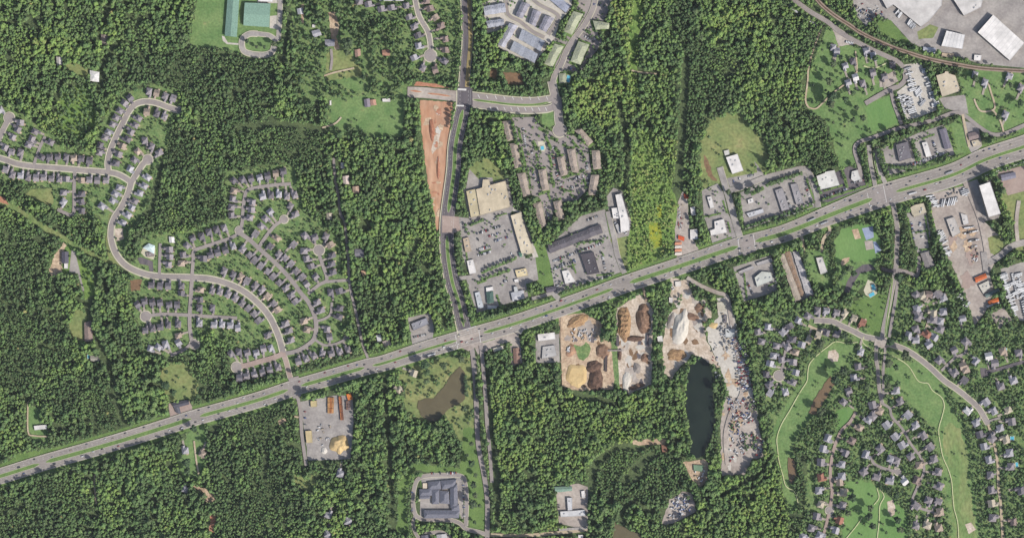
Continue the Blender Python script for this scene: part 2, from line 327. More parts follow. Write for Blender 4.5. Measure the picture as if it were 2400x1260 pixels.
# broad tone of the woods (0 dark, 1 bright)
for tt, pl in [
 (.22,[(240,130),(480,110),(640,130),(650,330),(480,300),(420,210),(330,190),(270,200)]), (.30,[(370,300),(560,290),(760,310),(770,420),(540,400),(540,510),(340,545),(345,480),(385,380)]),
 (.30,[(0,500),(130,560),(150,800),(230,960),(100,940),(0,900)]), (.30,[(120,900),(240,850),(300,1000),(130,1050)]), (.62,[(560,540),(560,541),(561,541)]),
 (.28,[(480,980),(690,950),(720,1080),(700,1260),(500,1260)]), (.52,[(800,330),(980,330),(1010,560),(1040,750),(860,790),(840,600),(800,500)]),
 (.78,[(1430,0),(1510,0),(1480,300),(1590,330),(1600,470),(1480,600),(1480,330),(1330,260),(1340,190),(1470,160)]), (.55,[(1640,0),(1780,20),(1900,120),(1890,260),(1780,260),(1650,130)]),
 (.3,[(1885,230),(1935,260),(1955,340),(1965,395),(1900,400),(1880,330)]), (.3,[(1600,60),(1720,160),(1700,260),(1600,330)]), (.58,[(1150,860),(1320,920),(1550,930),(1560,1020),(1400,1070),(1250,1160),(1150,1060)]),
 (.3,[(1400,1070),(1500,1030),(1600,1060),(1620,1130),(1500,1180),(1420,1180)]), (.85,[(1480,-30),(1508,-30),(1502,60),(1488,140),(1500,200),(1494,260),(1476,200),(1472,100)]), (.82,[(1455,560),(1480,500),(1480,350),(1520,300),(1560,380),(1595,500),(1570,590),(1520,620),(1475,635)]), (.62,[(1560,1260),(1700,1120),(1820,1040),(1850,1200),(1840,1260)]),
 (.32,[(910,985),(1090,985),(1090,1095),(960,1100),(915,1070)]), (.55,[(0,0),(200,0),(180,220),(100,330),(0,240)]), (.3,[(0,1110),(180,1130),(230,1200),(0,1260)])]:
    fill(pl, TINT, tt)
# narrow gaps in the woods where the taller side throws its shade (x, y ...), width
for w_, ln in [(10,[(228,630),(218,680),(207,720),(213,770),(240,820),(262,880),(275,950),(296,995)]), (9,[(902,880),(905,960),(912,1040),(916,1140),(922,1240)]),
 (15,[(1607,140),(1603,220),(1597,320),(1590,420),(1585,470)]), (8,[(1492,0),(1490,60),(1482,140),(1500,165),(1540,172)]), (10,[(1462,440),(1470,370),(1462,300),(1450,240)]),
 (9,[(248,40),(262,0)]), (12,[(1065,930),(1062,1000)]) if False else (8,[(130,240),(140,200)]), (13,[(1140,872),(1142,930),(1150,1010),(1158,1060)]), (9,[(1164,1090),(1166,1160),(1164,1230)]), (11,[(860,130),(866,180),(850,215)]), (10,[(938,250),(945,300)]), (14,[(1380,330),(1395,345),(1412,380)]), (9,[(735,190),(745,260)]), (10,[(590,0),(655,0)]) if False else (9,[(60,60),(95,40)]), (10,[(232,215),(238,170),(262,118),(280,100)]), (7,[(330,40),(318,70)]), (9,[(690,0),(672,80),(665,150)]),
 (10,[(352,500),(368,440),(378,380)]), (13,[(1384,1150),(1388,1100),(1402,1075),(1440,1050),(1480,1043),(1510,1048)]), (11,[(1462,1128),(1490,1095),(1530,1062)]),
 (9,[(1452,1230),(1460,1195),(1490,1170)]), (7,[(1690,1160),(1740,1130),(1790,1100)]), (14,[(1912,1150),(1906,1190),(1900,1130),(1888,1095)]),
 (11,[(560,300),(640,292),(720,298),(760,305)]), (8,[(1535,620),(1545,560)]), (10,[(1365,930),(1400,935),(1440,945)]), (7,[(620,1120),(628,1060)]), (8,[(225,975),(222,1040)]), (7,[(945,640),(980,560)])]:
    for p in smooth_line(ln): disc(p[0], p[1], w_ / 2 + 2.0, DENS, 0)

# cleared strips, bare earth, yards and lots (name, material, polygon, jagged)
LOTS = [
 ('pipeline_clearing','heath',[(-20,452),(20,472),(70,500),(130,540),(190,576),(250,608),(262,622),(240,612),(180,584),(120,550),(60,510),(-20,470)],1.5),
 ('pipeline_clearing','redd',[(-20,450),(12,465),(22,480),(-20,468)],1),
 ('verge','meadow',[(255,500),(270,500),(262,540),(268,590),(290,625),(255,615),(248,560)],1),
 ('building_site','sand',[(268,535),(288,535),(290,560),(272,568)],1.5),
 ('olive_field','meadow',[(70,445),(122,440),(125,475),(118,482),(60,455)],1.5), ('brown_field','brown',[(305,655),(332,655),(328,680),(306,682)],1.5),
 ('cleared_earth','red',[(984,234),(1062,240),(1055,300),(1045,400),(1036,520),(1024,545),(1020,510),(1003,430),(992,340),(985,270)],1.5),
 ('cleared_earth','redd',[(975,192),(1020,196),(1055,207),(970,201)],1), ('pale_spoil','sand',[(1018,318),(1032,312),(1026,345),(1014,362),(1011,350)],1),
 ('cleared_earth','tan',[(996,278),(1010,275),(1008,292),(992,294)],1), ('brown_scrub','brown',[(1180,168),(1220,172),(1228,196),(1190,200)],2), ('brown_scrub','brown',[(1148,160),(1165,165),(1160,185),(1148,180)],2),
 ('worn_lane','tan',[(770,30),(786,28),(795,60),(790,88),(796,115),(786,118),(776,88),(772,60)],1.5),
 ('gravel_pull_off','lot',[(956,744),(1008,732),(1018,770),(1012,800),(985,812),(966,806)],0), ('gravel_yard','gravel',[(1110,808),(1160,795),(1150,770),(1215,775),(1225,850),(1200,858),(1195,800),(1120,830)],1),
 ('mall_car_park','lot',[(1074,508),(1104,512),(1196,500),(1232,606),(1254,598),(1262,655),(1236,664),(1244,694),(1118,733),(1103,690),(1092,650),(1102,645),(1082,596)],0),
 ('delivery_yard','lot',[(1092,442),(1100,396),(1122,420),(1134,418),(1118,442)],0), ('loading_lane','pale',[(1190,422),(1205,490),(1222,496),(1262,602),(1250,604),(1218,500),(1196,492)],0),
 ('shop_car_park','lot',[(1280,582),(1362,506),(1418,490),(1430,552),(1440,592),(1466,634),(1302,686),(1290,620)],0), ('dirt_yard','lot',[(1422,460),(1438,440),(1458,448),(1480,520),(1474,552),(1440,560),(1428,510)],0),
 ('vacant_lot','meadow',[(1430,560),(1470,556),(1468,628),(1456,634)],1), ('car_park','lot',[(1255,786),(1310,782),(1312,848),(1256,850)],0),
 ('apartment_car_park','street',[(1200,276),(1250,274),(1268,298),(1300,312),(1345,318),(1378,345),(1386,400),(1380,440),(1352,470),(1302,474),(1292,518),(1276,514),(1264,462),(1240,455),(1232,392),(1214,332)],0),
 ('apartment_car_park','street',[(1290,84),(1322,96),(1345,60),(1352,20),(1362,-30),(1445,-30),(1424,30),(1400,80),(1412,95),(1398,120),(1372,150),(1360,172),(1320,165),(1303,196),(1292,196),(1302,150),(1310,110)],0),
 ('townhouse_court','pale',[(1130,10),(1188,-20),(1340,-20),(1340,18),(1312,50),(1300,90),(1268,128),(1252,150),(1200,130),(1166,110),(1196,60),(1182,70),(1142,78)],0),
 ('church_car_park','lot',[(1703,418),(1775,404),(1768,378),(1778,390),(1792,412),(1776,432),(1712,442)],0),
 ('business_car_park','lot',[(1645,446),(1682,430),(1696,452),(1706,500),(1726,536),(1726,560),(1672,578),(1655,520),(1650,510)],0),
 ('business_car_park','lot',[(1734,452),(1792,424),(1880,398),(1905,420),(1914,484),(1800,520),(1746,538)],0),
 ('business_car_park','dark',[(1898,430),(1990,390),(2022,398),(2036,438),(1940,474),(1918,470)],0),
 ('business_car_park','lot',[(2063,350),(2152,312),(2212,292),(2232,345),(2237,362),(2120,402),(2084,410)],0),
 ('business_car_park','lot',[(2254,282),(2292,292),(2302,342),(2278,362),(2264,332)],0),
 ('nursery_yard','gravel',[(1590,470),(1600,448),(1611,462),(1616,540),(1640,590),(1586,604),(1582,540)],1),
 ('dealer_yard','lot',[(1718,626),(1806,598),(1822,682),(1744,706)],0), ('storage_yard','lot',[(1826,596),(1868,586),(1908,692),(1862,708)],0),
 ('truck_yard','pale',[(2118,152),(2158,147),(2180,200),(2196,258),(2150,276),(2124,280),(2102,216),(2128,196)],0),
 ('warehouse_yard','lot',[(1985,-40),(2460,-40),(2460,165),(2300,150),(2150,108),(2135,100),(2088,48),(2058,40),(2030,62),(2010,40)],0),
 ('gravel_corner','gravel',[(1940,50),(1962,62),(2010,98),(2005,104),(1965,110),(1958,85)],1),
 ('office_car_park','lot',[(2200,230),(2262,222),(2270,268),(2215,254)],0),
 ('works_yard','gravel',[(2178,455),(2240,440),(2272,432),(2300,512),(2350,560),(2345,592),(2318,640),(2330,680),(2310,730),(2284,762),(2266,700),(2240,640),(2200,560),(2184,500)],0),
 ('office_car_park','lot',[(2125,500),(2168,490),(2180,540),(2178,590),(2150,592),(2140,550)],0), ('service_yard','lot',[(2262,430),(2290,420),(2296,432),(2322,420),(2345,500),(2340,512),(2300,520)],0), ('service_yard','lot',[(1086,444),(1122,434),(1126,416),(1154,416),(1156,428),(1190,418),(1203,490),(1196,500),(1100,514)],0), ('works_yard','pink',[(2335,405),(2410,385),(2430,440),(2362,458)],0),
 ('lorry_park','lot',[(2345,630),(2440,600),(2460,760),(2390,750),(2360,700)],0), ('works_yard','gravel',[(2322,735),(2352,720),(2372,750),(2340,772)],1),
 ('quarry_earth','tan',[(1310,738),(1370,732),(1412,758),(1408,790),(1440,806),(1444,860),(1438,912),(1342,914),(1320,902),(1312,820)],2),
 ('quarry_earth','sand',[(1446,722),(1500,688),(1532,722),(1528,800),(1526,900),(1474,924),(1450,902),(1445,800)],2),
 ('green_strip','yard',[(1432,800),(1447,810),(1452,905),(1440,900)],1), ('grass_mound','yard',[(1344,806),(1362,808),(1372,800),(1386,812),(1380,832),(1366,846),(1352,832)],3),
 ('quarry_earth','sand',[(1570,652),(1612,656),(1625,700),(1664,718),(1670,742),(1642,760),(1658,800),(1692,868),(1622,828),(1592,862),(1572,890),(1556,872),(1553,820),(1560,762),(1572,728),(1590,722),(1572,702)],2),
 ('stone_yard','pale',[(1680,700),(1708,694),(1722,745),(1738,830),(1762,900),(1768,950),(1752,960),(1745,1020),(1708,930),(1690,862),(1660,800),(1655,770),(1684,742)],1.5),
 ('scrap_yard','gravel',[(1700,930),(1768,930),(1790,1068),(1762,1076),(1746,1110),(1692,1114),(1688,1000)],2),
 ('scrap_yard','tan',[(1600,1082),(1650,1076),(1662,1085),(1655,1130),(1640,1140),(1620,1120)],2), ('scrap_yard','gravel',[(1550,1225),(1570,1170),(1600,1150),(1622,1155),(1632,1195),(1600,1215),(1562,1230)],2),
 ('contractor_yard','lot',[(705,940),(790,925),(828,928),(828,990),(822,1075),(722,1078),(712,1000)],1), ('house_drive','tan',[(652,985),(668,978),(672,985),(655,995)],1),
 ('motel_car_park','pink',[(395,945),(445,940),(455,970),(400,990)],1), ('depot_yard','gravel',[(1302,1140),(1355,1132),(1378,1140),(1378,1242),(1310,1225)],0),
 ('school_forecourt','pale',[(633,38),(655,36),(656,70),(632,66)],0), ('school_forecourt','pale',[(600,-20),(655,-20),(650,8),(604,8)],0),
 ('club_car_park','dark',[(322,605),(330,602),(358,612),(360,640),(352,640),(348,622),(328,618)],0), ('club_terrace','walk',[(330,592),(332,588),(338,575),(352,571),(364,580),(364,598),(360,608),(340,602)],0),
 ('drive','lot',[(168,585),(176,590),(186,630),(192,660),(198,680),(194,682),(182,640),(162,638),(165,610)],0), ('school_lane','pale',[(520,84),(526,86),(534,100),(564,102),(564,106),(532,104),(522,96)],0),
 ('park_car_park','dark',[(1978,686),(1985,660),(2000,636),(2022,620),(2040,618),(2052,630),(2034,636),(2016,640),(2002,662),(1990,686)],0),
 ('pool_terrace','walk',[(2024,680),(2034,655),(2046,660),(2056,672),(2055,688),(2040,698),(2028,690)],0), ('pool_terrace','walk',[(1260,332),(1276,330),(1280,345),(1276,356),(1264,352)],0),
 ('hospital_court','lot',[(986,1120),(1006,1116),(1078,1116),(1086,1126),(1086,1214),(984,1210)],0),
 ('tennis_court','tennis',[(2020,535),(2046,530),(2048,556),(2030,563)],0), ('tennis_court','tennis',[(2046,566),(2053,566),(2066,586),(2052,594)],0), ('play_court','gravel',[(2026,565),(2045,563),(2048,583),(2030,586)],0),
 ('sand_pitch','tan',[(1996,538),(2011,536),(2018,558),(2004,561)],0), ('play_area','tan',[(1974,606),(1992,602),(1990,612),(1976,622),(1970,616)],1),
 ('sand_bunker','sand',[(1942,822),(1958,818),(1967,832),(1964,846),(1950,848),(1940,838)],1), ('sand_bunker','sand',[(2079,1175),(2092,1170),(2098,1185),(2097,1203),(2088,1210),(2081,1196)],1),
 ('sand_bunker','sand',[(2262,1228),(2275,1222),(2288,1240),(2270,1250)],1), ('wood_yard','tan',[(1480,1032),(1560,1028),(1560,1040),(1485,1042)],2),
 ('house_drive','tan',[(705,12),(712,10),(712,55),(706,55)],0), ('roundabout_lawn','lawn',[(1268,262),(1300,262),(1302,290),(1288,300),(1270,290)],2),
 ('farm_yard','gravel',[(2060,185),(2092,168),(2106,190),(2085,204),(2062,204)],1), ('grass_oval','meadow',[(2150,75),(2180,58),(2200,65),(2186,90),(2152,93)],1),
 ('grass_island','meadow',[(2316,556),(2345,550),(2354,590),(2338,602),(2320,592)],1.5), ('paved_court','dark',[(2296,862),(2312,862),(2318,880),(2300,884)],1),
]
level(0.16)
for nm, mk, pl, jg in LOTS:
    sheet(nm, pl, M[mk], jag=jg, dens=0, grow=2.0)
# scraped and stained patches of the quarry floors
rq = random.Random(9)
def blob(x, y, rx, ry, n=14): return [(x + math.cos(6.283*k/n)*rx*rq.uniform(.6, 1.25), y + math.sin(6.283*k/n)*ry*rq.uniform(.6, 1.25)) for k in range(n)]
for mk, n_, (x0, x1, y0, y1), s_ in [('brown',9,(1325,1400,850,905),6),('brown',8,(1325,1405,765,840),6),('gravel',5,(1325,1405,765,800),12),('brown',12,(1455,1518,800,910),7),('pale',8,(1455,1520,790,900),9),('gravel',6,(1455,1515,795,905),9),('brown',12,(1568,1650,725,860),7),('pale',10,(1565,1640,690,860),10),('gravel',8,(1565,1650,700,850),10),
   ('tan',8,(1700,1752,820,930),9),('dark',3,(1325,1400,775,800),7),('dark',4,(1460,1515,795,900),5),('pale',8,(1700,1735,1000,1100),7),('tan',8,(1695,1740,960,1100),8),('pink',5,(2215,2290,560,720),14),('tan',5,(2230,2285,540,600),11),('pale',6,(1690,1745,740,800),9),('pale',5,(1000,1045,260,420),6),('tan',9,(992,1050,250,500),6),('redd',8,(995,1052,250,480),5)]:
    for k in range(n_):
        x, y = rq.uniform(x0, x1), rq.uniform(y0, y1)
        if mk in ('pale','tan','redd') and x0 == 992 or x0 in (1000, 995): x = 1040 - (x - 990) * .3 - (y - 250) * .04
        sheet('earth_patch', blob(x, y, s_*rq.uniform(.4,1.3), s_*rq.uniform(.5,1.6)), M[mk], jag=1.5)
# planted ground round the apartment blocks and grass islands in the car parks
APT = [[(1179,286),(1196,284),(1204,326),(1190,330)],[(1196,338),(1211,338),(1222,390),(1208,393)],[(1348,306),(1363,304),(1388,332),(1378,341)],[(1388,354),(1404,354),(1408,394),(1392,396)],[(1386,412),(1403,411),(1396,456),(1380,456)],[(1330,352),(1346,350),(1356,404),(1341,402)],[(1306,370),(1320,368),(1329,408),(1316,412)],[(1263,400),(1278,397),(1286,444),(1272,446)],[(1214,408),(1230,406),(1242,456),(1228,460)],[(1251,478),(1267,474),(1280,528),(1268,533)],[(1298,474),(1314,470),(1322,512),(1308,515)],
 [(1344,28),(1366,34),(1340,82),(1322,74)],[(1390,50),(1428,56),(1426,68),(1396,70)],[(1356,98),(1380,106),(1360,152),(1338,144)],[(1300,104),(1320,110),(1294,158),(1276,150)],[(1310,174),(1334,172),(1336,196),(1310,197)]]
for q in APT:
    cx = sum(a for a, b in q)/4; cy = sum(b for a, b in q)/4; g = [(cx + (a-cx)*(1 + 7.5/math.hypot(a-cx, b-cy)), cy + (b-cy)*(1 + 7.5/math.hypot(a-cx, b-cy))) for a, b in q]
    sheet('planting_bed', g, M['verge'], jag=1.0, dens=.6, size=.45)
ISL = [(1215,300,1222,335,5),(1262,300,1286,312,8),(1278,318,1292,350,7),(1286,362,1294,392,6),(1332,408,1370,398,6),(1340,330,1352,344,7),(1360,352,1372,376,6),(1310,440,1340,450,5),(1336,455,1350,465,5),(1256,392,1262,384,6),(1236,396,1244,440,4),(1290,405,1298,440,5),(1262,455,1276,452,6),(1368,420,1376,440,5),(1222,345,1232,392,6),(1248,330,1260,352,9),(1256,360,1262,378,5),(1290,322,1308,330,9),(1300,345,1310,362,8),(1318,338,1330,344,6),(1285,300,1300,306,5),(1350,340,1358,348,5),(1320,418,1364,402,4),(1296,418,1300,436,4),(1244,392,1252,400,6),(1284,452,1290,468,5),
 (1100,528,1134,516,4),(1160,508,1188,500,3),(1128,640,1210,606,4),(1128,656,1195,634,4),(1122,592,1152,584,2.2),(1180,574,1186,572,3),(1096,620,1090,560,4),(1102,690,1110,730,4),(1164,690,1172,715,5),(1180,725,1245,705,7),(1236,664,1242,700,6),(1118,664,1140,656,6),
 (1300,668,1420,655,0.1),(1345,570,1412,563,3.5),(1338,608,1350,640,4),(1408,590,1416,600,4),(1398,645,1440,640,4),(1330,625,1350,620,3),(1300,520,1400,500,0.1),(1420,500,1432,555,3),
 (1742,534,1815,508,5),(1818,512,1905,482,5),(1735,455,1728,500,4),(1760,455,1790,440,9),(1800,430,1880,405,6),(1890,420,1912,478,4),(1838,500,1834,450,2.5),(1694,470,1704,500,4),(1650,508,1690,500,4),(1706,520,1712,545,4),(1668,572,1715,556,4),
 (1925,468,2030,436,5),(1930,448,1975,434,4),(1974,400,1986,440,7),(2024,400,2032,436,4),(2086,350,2094,330,8),(2075,385,2140,400,6),(2138,335,2152,390,7),(2145,395,2225,360,6),(2228,300,2240,352,7),(2160,325,2190,315,4),(2066,352,2078,400,6),(2254,345,2280,362,4),
 (1744,640,1750,700,4),(1800,670,1822,660,4),(1735,632,1722,640,3),(2145,545,2178,540,4),(2128,510,2140,585,4),(2168,505,2180,585,4),(2154,585,2180,583,4),(1345,150,1362,168,6),(1395,85,1405,95,6),(1325,90,1332,96,5),(1372,70,1384,78,6),
 (985,1120,990,1150,3),(1066,1135,1070,1155,5),(1072,1190,1078,1215,5),(1262,800,1304,795,0.1),(2352,600,2380,750,0.1),(1040,1215,1050,1216,3),(1000,1155,1008,1158,3)]
for x0, y0, x1, y1, w_ in ISL:
    if w_ < 1: continue
    L = math.hypot(x1-x0, y1-y0); nx, ny = -(y1-y0)/L*w_/2, (x1-x0)/L*w_/2
    sheet('grass_island', [(x0+nx,y0+ny),(x1+nx,y1+ny),(x1-nx,y1-ny),(x0-nx,y0-ny)], M['verge'], jag=0.5, dens=.75 if w_ > 3.2 else .4, size=.42)
for pl, dn in [([(1200,276),(1250,274),(1268,298),(1300,312),(1345,318),(1378,345),(1386,400),(1380,440),(1352,470),(1302,474),(1292,518),(1276,514),(1264,462),(1240,455),(1232,392),(1214,332)],.16),
   ([(1290,84),(1322,96),(1345,60),(1352,20),(1362,-30),(1445,-30),(1424,30),(1400,80),(1412,95),(1398,120),(1372,150),(1360,172),(1320,165),(1303,196)],.14), ([(1130,10),(1188,-20),(1340,-20),(1340,18),(1312,50),(1300,90),(1268,128),(1252,150),(1200,130),(1166,110)],.07),
   ([(1074,508),(1104,512),(1196,500),(1232,606),(1254,598),(1262,655),(1236,664),(1244,694),(1118,733),(1103,690)],.035), ([(1280,582),(1362,506),(1418,490),(1430,552),(1466,634),(1302,686)],.05), ([(1645,446),(1682,430),(1880,398),(1905,420),(1914,484),(1746,538),(1672,578)],.05), ([(2063,350),(2152,312),(2212,292),(2237,362),(2084,410)],.07)]:
    m_ = np.zeros_like(DENS); fill(pl, m_, 1.0); sel = (m_ > 0) & (DENS <= 0); DENS[sel] = dn; SIZE[sel] = .42
level(1.0)
for dn, sz_, pl in [(.5,.7,[(1745,1010),(1775,1020),(1768,1062),(1742,1050)]),(.35,.7,[(1708,985),(1735,985),(1730,1010),(1705,1005)]),(.4,.7,[(1750,930),(1772,930),(1775,960),(1755,965)]),(.25,.6,[(1660,860),(1690,870),(1692,905),(1675,905)]),(.45,.8,[(1585,690),(1600,690),(1600,715),(1590,715)]),(.5,.8,[(1636,690),(1665,700),(1668,725),(1648,735)]),(.35,.7,[(1600,1155),(1620,1160),(1612,1175)]),
  (1,1,[(1420,755),(1444,762),(1442,800),(1408,800),(1406,775)]),(1,1,[(1532,690),(1556,690),(1552,820),(1556,890),(1534,900),(1530,800)]),(.8,.8,[(1676,880),(1692,890),(1688,960),(1680,1050),(1668,1080),(1664,1040),(1680,980),(1676,930)]),(.5,.8,[(2335,740),(2400,755),(2400,780),(2330,775)])]:
    fill(pl, DENS, dn); fill(pl, SIZE, sz_)
# water
for nm, mk, pl in [('lake','water_dark',[(1608,905),(1612,870),(1628,845),(1642,836),(1662,850),(1672,885),(1672,930),(1676,990),(1664,1030),(1652,1062),(1632,1076),(1618,1062),(1616,1010),(1608,960)]),
 ('pond','water_brown',[(1078,858),(1088,868),(1092,910),(1092,934),(1076,944),(1056,956),(1042,966),(1030,984),(1008,988),(985,972),(978,955),(984,938),(1020,930),(1040,905),(1055,880)]),
 ('pond','water_mud',[(1946,880),(1956,898),(1938,928),(1915,968),(1896,970),(1904,942),(1924,912)]),
 ('pond','water_mud',[(1846,1072),(1860,1076),(1866,1110),(1856,1138),(1848,1115)]), ('creek_water','water_brown',[(1440,1222),(1458,1232),(1490,1246),(1510,1262),(1500,1300),(1435,1300)])]:
    sheet(nm, pl, M[mk], jag=2.0, dens=0, grow=1.0)

# ---------------------------------------------------------------- roads (centre lines in photograph metres)
HC = [(-60,1130),(0,1115),(100,1084),(200,1056),(300,1027),(400,996),(460,977),(600,938),(690,908),(780,882),(860,859),(900,850),(1000,818),(1095,790),(1200,760),(1300,726),(1400,690),(1470,664),(1600,621),(1740,574),(1840,546),(1960,498),(2050,464),(2100,449),(2230,411),(2310,374),(2400,344),(2460,322)]
def hw(x): return 36 if x < 1000 else (39 if x < 1900 else min(52, 39 + (x - 1900) * 0.1))
HW = [(x, y, hw(x)) for x, y in HC]
hwline = road('highway', HW, 38, 'highway', 0, margin=4)
MW = 'walk'
A_ = [(-60,360),(0,371),(40,384),(80,390),(120,393),(160,396),(200,400),(255,404),(282,411),(308,427)]
road('estate_street', A_, 11, 'street', 2.7, True, trees='the wide street leading into the north-west estate')
road('estate_street', [(255,404),(253,380),(260,350),(275,315),(290,285),(303,260),(317,245),(335,239),(355,239),(375,244),(395,252),(416,258)], 11, 'street', 2.7, True)
road('estate_street', [(308,427),(322,405),(335,385),(346,374)], 11, 'street', 2.7, True)
road('estate_street', [(308,427),(300,455),(284,487),(270,508),(262,530),(261,560),(270,590),(285,612),(305,628),(340,642),(380,648),(450,650),(505,656),(560,676),(600,705),(632,742),(654,790),(664,828)], 12, 'street', 2.7, True, trees='the long curving street of the central estate')
road('estate_street', [(-30,400),(-12,350),(5,310),(18,284)], 11, 'street', 1.5, True)
road('lane', [(106,320),(94,345),(83,375),(80,390)], 7, 'street', 0, True)
road('lane', [(176,396),(174,440),(172,500),(150,498),(135,490)], 8, 'street', 0, True)
road('estate_street', [(450,650),(453,610),(455,588),(480,578),(510,568),(540,558),(563,546)], 8, 'street', 0, True, trees='the street past the terrace of seven')
road('estate_street', [(563,546),(568,520),(570,490),(574,460),(580,446),(600,440),(640,434),(682,431)], 8, 'street', 0, True, trees='the top street of the central estate')
road('estate_street', [(556,538),(563,546),(585,562),(605,580),(632,604),(660,630),(690,665),(705,686),(722,706),(733,728),(740,750),(741,772),(735,795),(715,812),(690,824),(664,828)], 10, 'street', 0, True, trees='the long diagonal street of the central estate')
road('estate_street', [(606,580),(625,552),(645,528),(664,516)], 8, 'street', 0, True)
road('estate_street', [(748,588),(750,602),(758,625),(766,655),(748,667),(722,688)], 8, 'street', 0, True)
road('lane', [(764,660),(790,658),(818,656)], 7, 'street', 0, False)
road('lane', [(742,752),(762,746),(775,735),(778,708)], 6, 'street', 0, True)
road('lane', [(738,795),(760,808),(785,806),(812,794)], 6, 'street', 0, True)
road('estate_street', [(450,650),(448,690),(445,735),(445,765),(450,800)], 9, 'street', 0, True)
road('estate_street', [(342,741),(380,736),(440,738),(500,742),(556,745)], 8, 'street', 0, True, trees='the flat cross street of the central estate')
road('lane', [(450,803),(430,820),(400,832)], 7, 'street', 0, True)
road('lane', [(376,570),(375,600),(374,642)], 7, 'street', 0, True)
road('estate_street', [(664,828),(640,838),(610,846),(580,855),(562,858)], 12, 'pink', 0, True)
road('estate_street', [(664,826),(672,850),(680,882),(690,902)], 10, 'pink', 1.5, False)
road('lane', [(782,370),(786,420),(792,455),(798,500),(808,522),(812,560),(816,600),(818,640),(822,680),(834,730),(842,770),(850,805),(862,838)], 6, 'street', 0, True)
road('estate_street', [(968,-30),(980,30),(990,52),(1003,75),(1009,104),(1009,120)], 9, 'street', 2.7, True, trees='the northern cul-de-sac')
road('drive', [(760,178),(785,170),(830,160)], 4, 'track', 0); road('drive', [(775,165),(778,140),(776,115)], 6, 'street', 0)
road('drive', [(755,300),(785,290),(800,275)], 4, 'track', 0)
# school oval, avenue, its crossing
road('school_road', [(604,80),(585,80),(570,90),(567,105),(572,120),(590,127),(620,129),(638,122),(643,108)], 11, 'lot', 2.0)
road('school_road', [(604,80),(630,83),(650,92),(655,60),(658,-30)], 9, 'lot', 1.5)
road('avenue', [(1090,-60),(1094,0),(1096,50),(1097,100),(1092,160),(1088,212)], 24, 'dark', 0, margin=2)
road('avenue', [(1088,212),(1087,246),(1080,280),(1068,340),(1064,400),(1056,460),(1050,505),(1048,545),(1050,600),(1060,660),(1074,705),(1084,750),(1092,785)], 31, 'dark', 0, margin=2)
road('cross_road', [(955,216),(1000,218),(1072,226)], 25, 'gravel', 0)
road('east_road', [(1106,224),(1150,229),(1200,235),(1250,237),(1295,231)], 14, 'street', 2.5); road('east_road', [(1106,243),(1150,250),(1220,258),(1280,256),(1306,246)], 14, 'street', 2.5)
road('east_road', [(1293,190),(1297,210),(1302,232),(1308,255),(1309,275),(1312,298)], 17, 'street', 2.0)
road('apartment_road', [(1400,-30),(1390,20),(1368,62),(1345,92),(1328,120),(1316,150),(1300,178),(1294,205)], 11, 'street', 1.5)

road('town_lane', [(1190,-30),(1189,30),(1220,52),(1250,75),(1276,88)], 9, 'street', 1.5); road('town_lane', [(1230,-20),(1262,10),(1300,30),(1308,45),(1285,82)], 9, 'street', 1.5)
road('side_road', [(1100,790),(1108,830),(1114,900),(1117,960),(1121,1040),(1134,1110),(1142,1170),(1142,1250),(1142,1300)], 11, 'street', 0); road('side_road', [(1126,800),(1130,835),(1134,880),(1138,930),(1142,1000)], 9, 'street', 0)
road('side_road', [(1150,1252),(1220,1254),(1300,1248),(1376,1240)], 8, 'track', 0); road('side_road', [(1142,1000),(1147,1044),(1150,1085),(1153,1130)], 8, 'street', 0)
road('hospital_drive', [(1142,1252),(1120,1245),(1092,1238),(1078,1225),(1055,1218),(1000,1216),(982,1212),(972,1200),(968,1170),(972,1140),(980,1122),(1000,1114),(1050,1112),(1082,1115),(1090,1130),(1094,1170),(1092,1232)], 8, 'street', 1.2)
road('hospital_drive', [(974,1206),(968,1225),(975,1250),(985,1262)], 6, 'street', 1.2); road('hospital_drive', [(985,1262),(1000,1250),(1030,1246),(1050,1254),(1060,1275)], 7, 'street', 1.2)
road('yard_lane', [(695,920),(704,960),(708,1020),(718,1090)], 8, 'street', 0); road('track', [(690,975),(700,977)], 4, 'track', 0)
road('track', [(66,940),(66,1010),(80,1020),(112,1022)], 3.5, 'track', 0); road('track', [(455,1032),(460,1075),(466,1110)], 4, 'track', 0); road('track', [(222,1110),(222,1140),(226,1180)], 4, 'track', 0)
road('quarry_lane', [(1318,735),(1318,790),(1320,850),(1322,905)], 9, 'tan', 0); road('quarry_lane', [(1610,650),(1640,668),(1680,685),(1704,695),(1712,740),(1722,800),(1735,860),(1738,920),(1715,960),(1700,1020),(1705,1090)], 9, 'gravel', 0)
road('quarry_lane', [(1505,668),(1512,690),(1515,705)], 6, 'tan', 0)
road('business_road', [(1687,392),(1697,425),(1708,462),(1718,500),(1728,535),(1738,566)], 14, 'lot', 0.8); road('business_road', [(1702,448),(1740,438),(1790,418),(1850,402),(1884,396),(1900,412),(1912,448),(1918,486)], 12, 'lot', 0.8)
road('business_road', [(1425,495),(1440,560),(1448,600),(1464,640)], 11, 'lot', 0.8); road('service_road', [(1245,700),(1275,692),(1310,682)], 8, 'lot', 0)
road('parkway', [(2092,470),(2097,500),(2103,537),(2101,596),(2100,624),(2094,660),(2083,715),(2073,760),(2066,800)], 9, 'street', 1.2); road('parkway', [(2106,632),(2100,690),(2092,740),(2084,790)], 7, 'street', 0)
road('parkway', [(2056,800),(2053,830),(2057,870),(2062,920),(2068,945)], 7, 'street', 1.0, True); road('parkway', [(2074,800),(2074,830),(2070,870),(2070,930)], 6, 'street', 0)
road('parkway', [(2103,632),(2130,638),(2150,645),(2154,600)], 8, 'street', 0)
